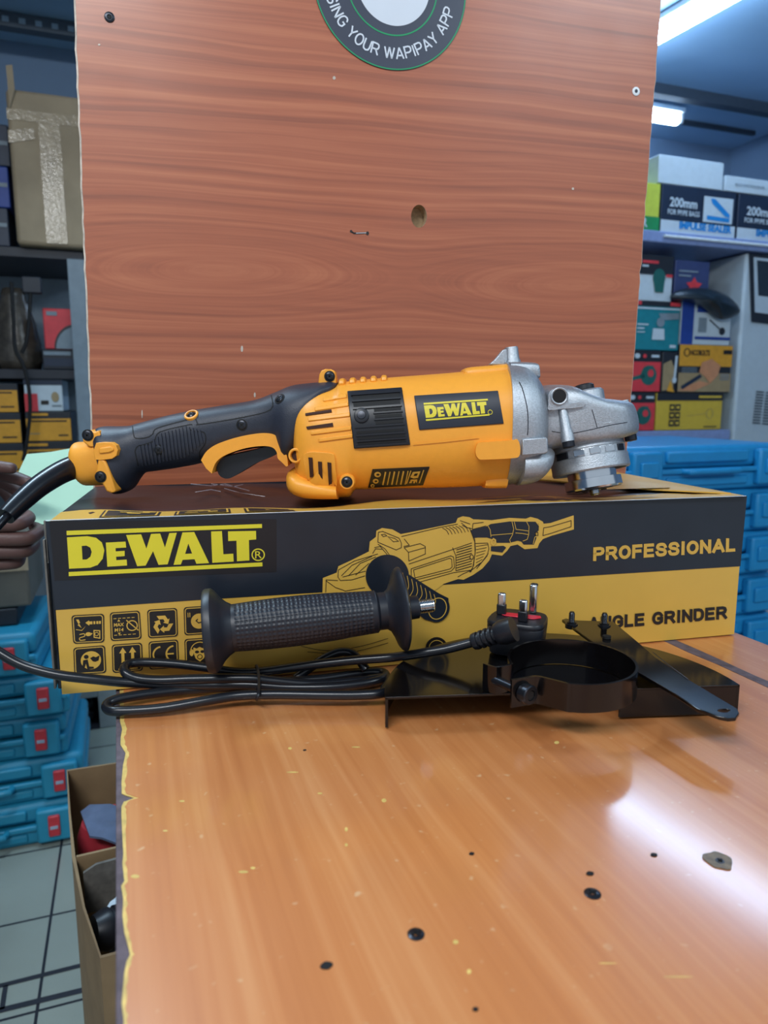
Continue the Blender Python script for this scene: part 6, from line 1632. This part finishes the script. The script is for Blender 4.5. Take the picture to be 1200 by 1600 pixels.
# contents
rc_ = at_z(180, 1296, RZ - 0.03)
root = thing('wrapped_item', 'red item under clear bluish plastic inside the open carton', 'packaged item', rc_ - UP * 0.03)
M['red_matte'] = pmat('red_casing', 'a3303a', 0.35); M['clear_film'] = pmat('bluish_film', '59657c', 0.12, var=0.2, scale=30, bump=0.6, bscale=50)
mb = MB(); secs = [[rc_ + E1 * (0.050 * s * math.cos(t)) + E2 * (0.042 * s * math.sin(t)) + UP * z for t in [2 * math.pi * j / 32 for j in range(32)]] for s, z in ((0.5, -0.08), (0.9, -0.07), (1.0, -0.04), (0.98, 0.0), (0.85, 0.018), (0.4, 0.026))]
mb.rings(secs, 'red_matte'); mb.build('red_casing', root)
mb = MB(); fp = [at_z(u, v, RZ + 0.0) for u, v in ((126, 1268), (140, 1257), (172, 1256), (215, 1268), (220, 1318), (185, 1318), (158, 1308), (140, 1306))]
mb.prism(fp, UP * -0.003, 'clear_film'); mb.build('plastic_film', root)
pp0 = at_z(146, 1458, RZ - 0.03); pp1 = pp0 + E1 * 0.17 + E2 * 0.06 - UP * 0.03
pr = [(0, 0.018)]; LL = (pp1 - pp0).length
for k in range(14): pr += [(0.012 + k * 0.011, 0.0225), (0.017 + k * 0.011, 0.0225), (0.0185 + k * 0.011, 0.0205), (0.0215 + k * 0.011, 0.0205)]
mb = MB(); mb.lathe(pp0, pp1 - pp0, pr, 'black_plastic', n=28); o = mb.build('ribbed_pipe'); tag(o, 'black ribbed pipe lying inside the open carton', 'pipe')
for k, (pts, lab) in enumerate((([(164, 1422), (172, 1409), (184, 1400), (215, 1396), (210, 1404), (182, 1414)], 'white paper scrap behind the black ribbed pipe in the open carton'), ([(170, 1490), (177, 1468), (186, 1454), (230, 1454), (230, 1492)], 'white paper scrap in front of the black ribbed pipe in the open carton'))):
    mb = MB(); mb.prism([at_z(u, v, RZ - (0.022, 0.060)[k]) for u, v in pts], UP * -0.001, 'bx_white'); o = mb.build('paper_scrap', smooth=False); tag(o, lab, 'paper')

# ================================================================== the person at the left and the green paper
M['skin'] = pmat('dark_skin', '5b3f3a', 0.5, var=0.12, scale=60, bump=0.15, bscale=300); M['nail'] = pmat('fingernail', '9c7a74', 0.35); M['shirt'] = pmat('grey_shirt', '4a525c', 0.85, bump=0.2, bscale=200); M['trousers'] = pmat('dark_trousers', '23262e', 0.85); M['hair'] = pmat('short_black_hair', '0e0c0c', 0.9, bump=0.6, bscale=300)
V, Ed, Rd = [], [], []
def node(p, r, par=None):
    V.append(Vector(p)); Rd.append(r); i = len(V) - 1
    if par is not None: Ed.append((par, i))
    return i
nails = []
def hand(wi, wrist, fd, across, pn, curls, thumb_dir, thumb_curl=0.35, s=1.0, spread=0.019):
    """fd fingers' direction, across = towards the index side, pn = palm side normal"""
    fd = Vector(fd).normalized(); pn = Vector(pn).normalized(); across = Vector(across).normalized()
    palm = node(wrist + fd * 0.045 * s, (0.030 * s, 0.017 * s), wi)
    hub = node(wrist + fd * 0.074 * s, (0.026 * s, 0.014 * s), palm)
    for k, (off, L, r) in enumerate(((1.5, (0.042, 0.026, 0.021), 0.0088), (0.5, (0.046, 0.029, 0.022), 0.0090), (-0.5, (0.042, 0.027, 0.021), 0.0086), (-1.5, (0.034, 0.021, 0.018), 0.0076))):
        b = wrist + fd * (0.092 - 0.004 * abs(off)) * s + across * spread * off * s
        i = node(b, r * 1.12 * s, hub); d = fd.copy()
        A = 0.0
        for q in range(3):
            A += curls[k][q]; d = fd * math.cos(A) + pn * math.sin(A)
            b = b + d * L[q] * s; i = node(b, r * (0.95, 0.86, 0.70)[q] * s, i)
    td = Vector(thumb_dir).normalized()
    b = wrist + fd * 0.028 * s + across * 0.026 * s; i = node(b, 0.0125 * s, palm)
    for q, L in enumerate((0.036, 0.030, 0.024)):
        b = b + td * L * s; i = node(b, (0.0105, 0.0098, 0.0078)[q] * s, i); td = (td * math.cos(thumb_curl) + fd * math.sin(thumb_curl)).normalized()
    return i
bx, by = -0.95, 0.98
pel = node((bx, by, 0.10), (0.15, 0.11)); wst = node((bx, by, 0.26), (0.14, 0.10), pel); chs = node((bx + 0.01, by, 0.46), (0.16, 0.11), wst); nkb = node((bx + 0.02, by, 0.62), (0.09, 0.075), chs); nk = node((bx + 0.04, by, 0.69), 0.055, nkb); hd1 = node((bx + 0.065, by, 0.77), (0.078, 0.082), nk); hd2 = node((bx + 0.06, by, 0.86), (0.080, 0.088), hd1); hd3 = node((bx + 0.05, by, 0.92), (0.055, 0.06), hd2)
nose = node((bx + 0.165, by, 0.825), 0.012, hd2)
for s in (-1, 1):
    hip = node((bx, by + s * 0.09, 0.04), 0.085, pel); kn = node((bx + 0.03, by + s * 0.10, -0.36), 0.060, hip); an = node((bx, by + s * 0.10, -0.72), 0.042, kn); ft = node((bx + 0.09, by + s * 0.11, -0.765), 0.034, an); te = node((bx + 0.17, by + s * 0.12, -0.772), 0.026, ft)
k_low = at_y(-14, 858, 0.70); w_low = k_low - Vector((0.090, 0.0, -0.012))
k_up = at_y(-68, 752, 0.775); w_up = k_up - Vector((0.090, 0.0, -0.01))
for s, w in ((-1, w_low), (1, w_up)):
    sh = node((bx + 0.01, by + s * 0.19, 0.56), 0.060, nkb); el = node((bx + 0.06, by + s * 0.20, 0.27), 0.043, sh)
    fm = node((Vector(V[el]) * 0.55 + w * 0.45), 0.037, el); wr = node(w, (0.025, 0.020), fm)
    if s < 0:
        c_ = [(0.25, 1.3, 0.9), (0.22, 1.35, 0.9), (0.30, 1.4, 0.9), (0.40, 1.5, 0.9)]
        tip = hand(wr, w, (1, 0.02, -0.10), (0.05, -0.25, 1), (0.0, 1, 0.15), c_, (0.55, 0.15, 0.55), 0.5, 0.92, 0.0165)
    else:
        c_ = [(0.02, 0.05, 0.05), (0.10, 0.15, 0.10), (0.2, 0.3, 0.2), (0.3, 0.4, 0.3)]
        tip = hand(wr, w, (1, -0.03, 0.03), (0, -1, 0.25), (0, -0.25, -1), c_, (0.5, -0.7, -0.5), 0.4, 1.0, 0.018)
person = thing('person', 'person at the left edge, only dark-skinned hands showing, holding a pale green paper', 'person', (bx, by, FLOOR_Z))
skin('body', V, Ed, Rd, 'skin', person, sub=2)
# fingernail of the near thumb
# hair and clothes
def shell(name, nodes, mat, grow):
    vv = [V[i] for i, _ in nodes]; idx = {i: k for k, (i, _) in enumerate(nodes)}
    ee = [(idx[a], idx[b]) for a, b in Ed if a in idx and b in idx]
    rr = [((Rd[i][0] + grow, Rd[i][1] + grow) if isinstance(Rd[i], tuple) else Rd[i] + grow) for i, _ in nodes]
    return skin(name, vv, ee, rr, mat, person, sub=2)
def find(p): return min(range(len(V)), key=lambda i: (V[i] - Vector(p)).length)
arms = [i for i in range(len(V)) if any((V[i] - Vector((bx + 0.01, by + s * 0.19, 0.56))).length < 1e-6 or (V[i] - Vector((bx + 0.06, by + s * 0.20, 0.27))).length < 1e-6 for s in (-1, 1))]
shell('shirt', [(i, 0) for i in [pel, wst, chs, nkb] + arms], 'shirt', 0.010)
legs_ = [i for i in range(len(V)) if V[i].z < 0.05 and V[i].z > -0.74]
shell('trousers', [(i, 0) for i in [pel] + legs_ if V[i].x < bx + 0.08], 'trousers', 0.013)
mb = MB(); c = Vector((bx + 0.045, by, 0.865)); secs = [[c + Vector((0.092 * s * math.cos(t) - 0.012, 0.095 * s * math.sin(t), z)) for t in [2 * math.pi * j / 28 for j in range(28)]] for s, z in ((0.90, -0.03), (1.02, 0.02), (0.98, 0.06), (0.75, 0.092), (0.3, 0.108))]
mb.rings(secs, 'hair'); mb.build('hair', person)
M['green_paper'] = pmat('pale_green_paper', 'aed6bd', 0.7, var=0.03)
pp = [(42, 709.5), (80, 706), (118, 699), (152, 694), (160, 760), (152, 800), (70, 819), (4, 818), (14, 775), (30, 735)]
PPn = Vector((0.05, -0.80, 0.60)).normalized(); PP0 = at_y(60, 780, 0.812)
mb = MB(); mb.prism([at_plane(u, v, PP0, PPn) for u, v in pp], PPn * -0.0006, 'green_paper'); o = mb.build('paper_sheet', smooth=False); tag(o, 'pale green sheet of paper held by the hands behind the grinder cord', 'paper')
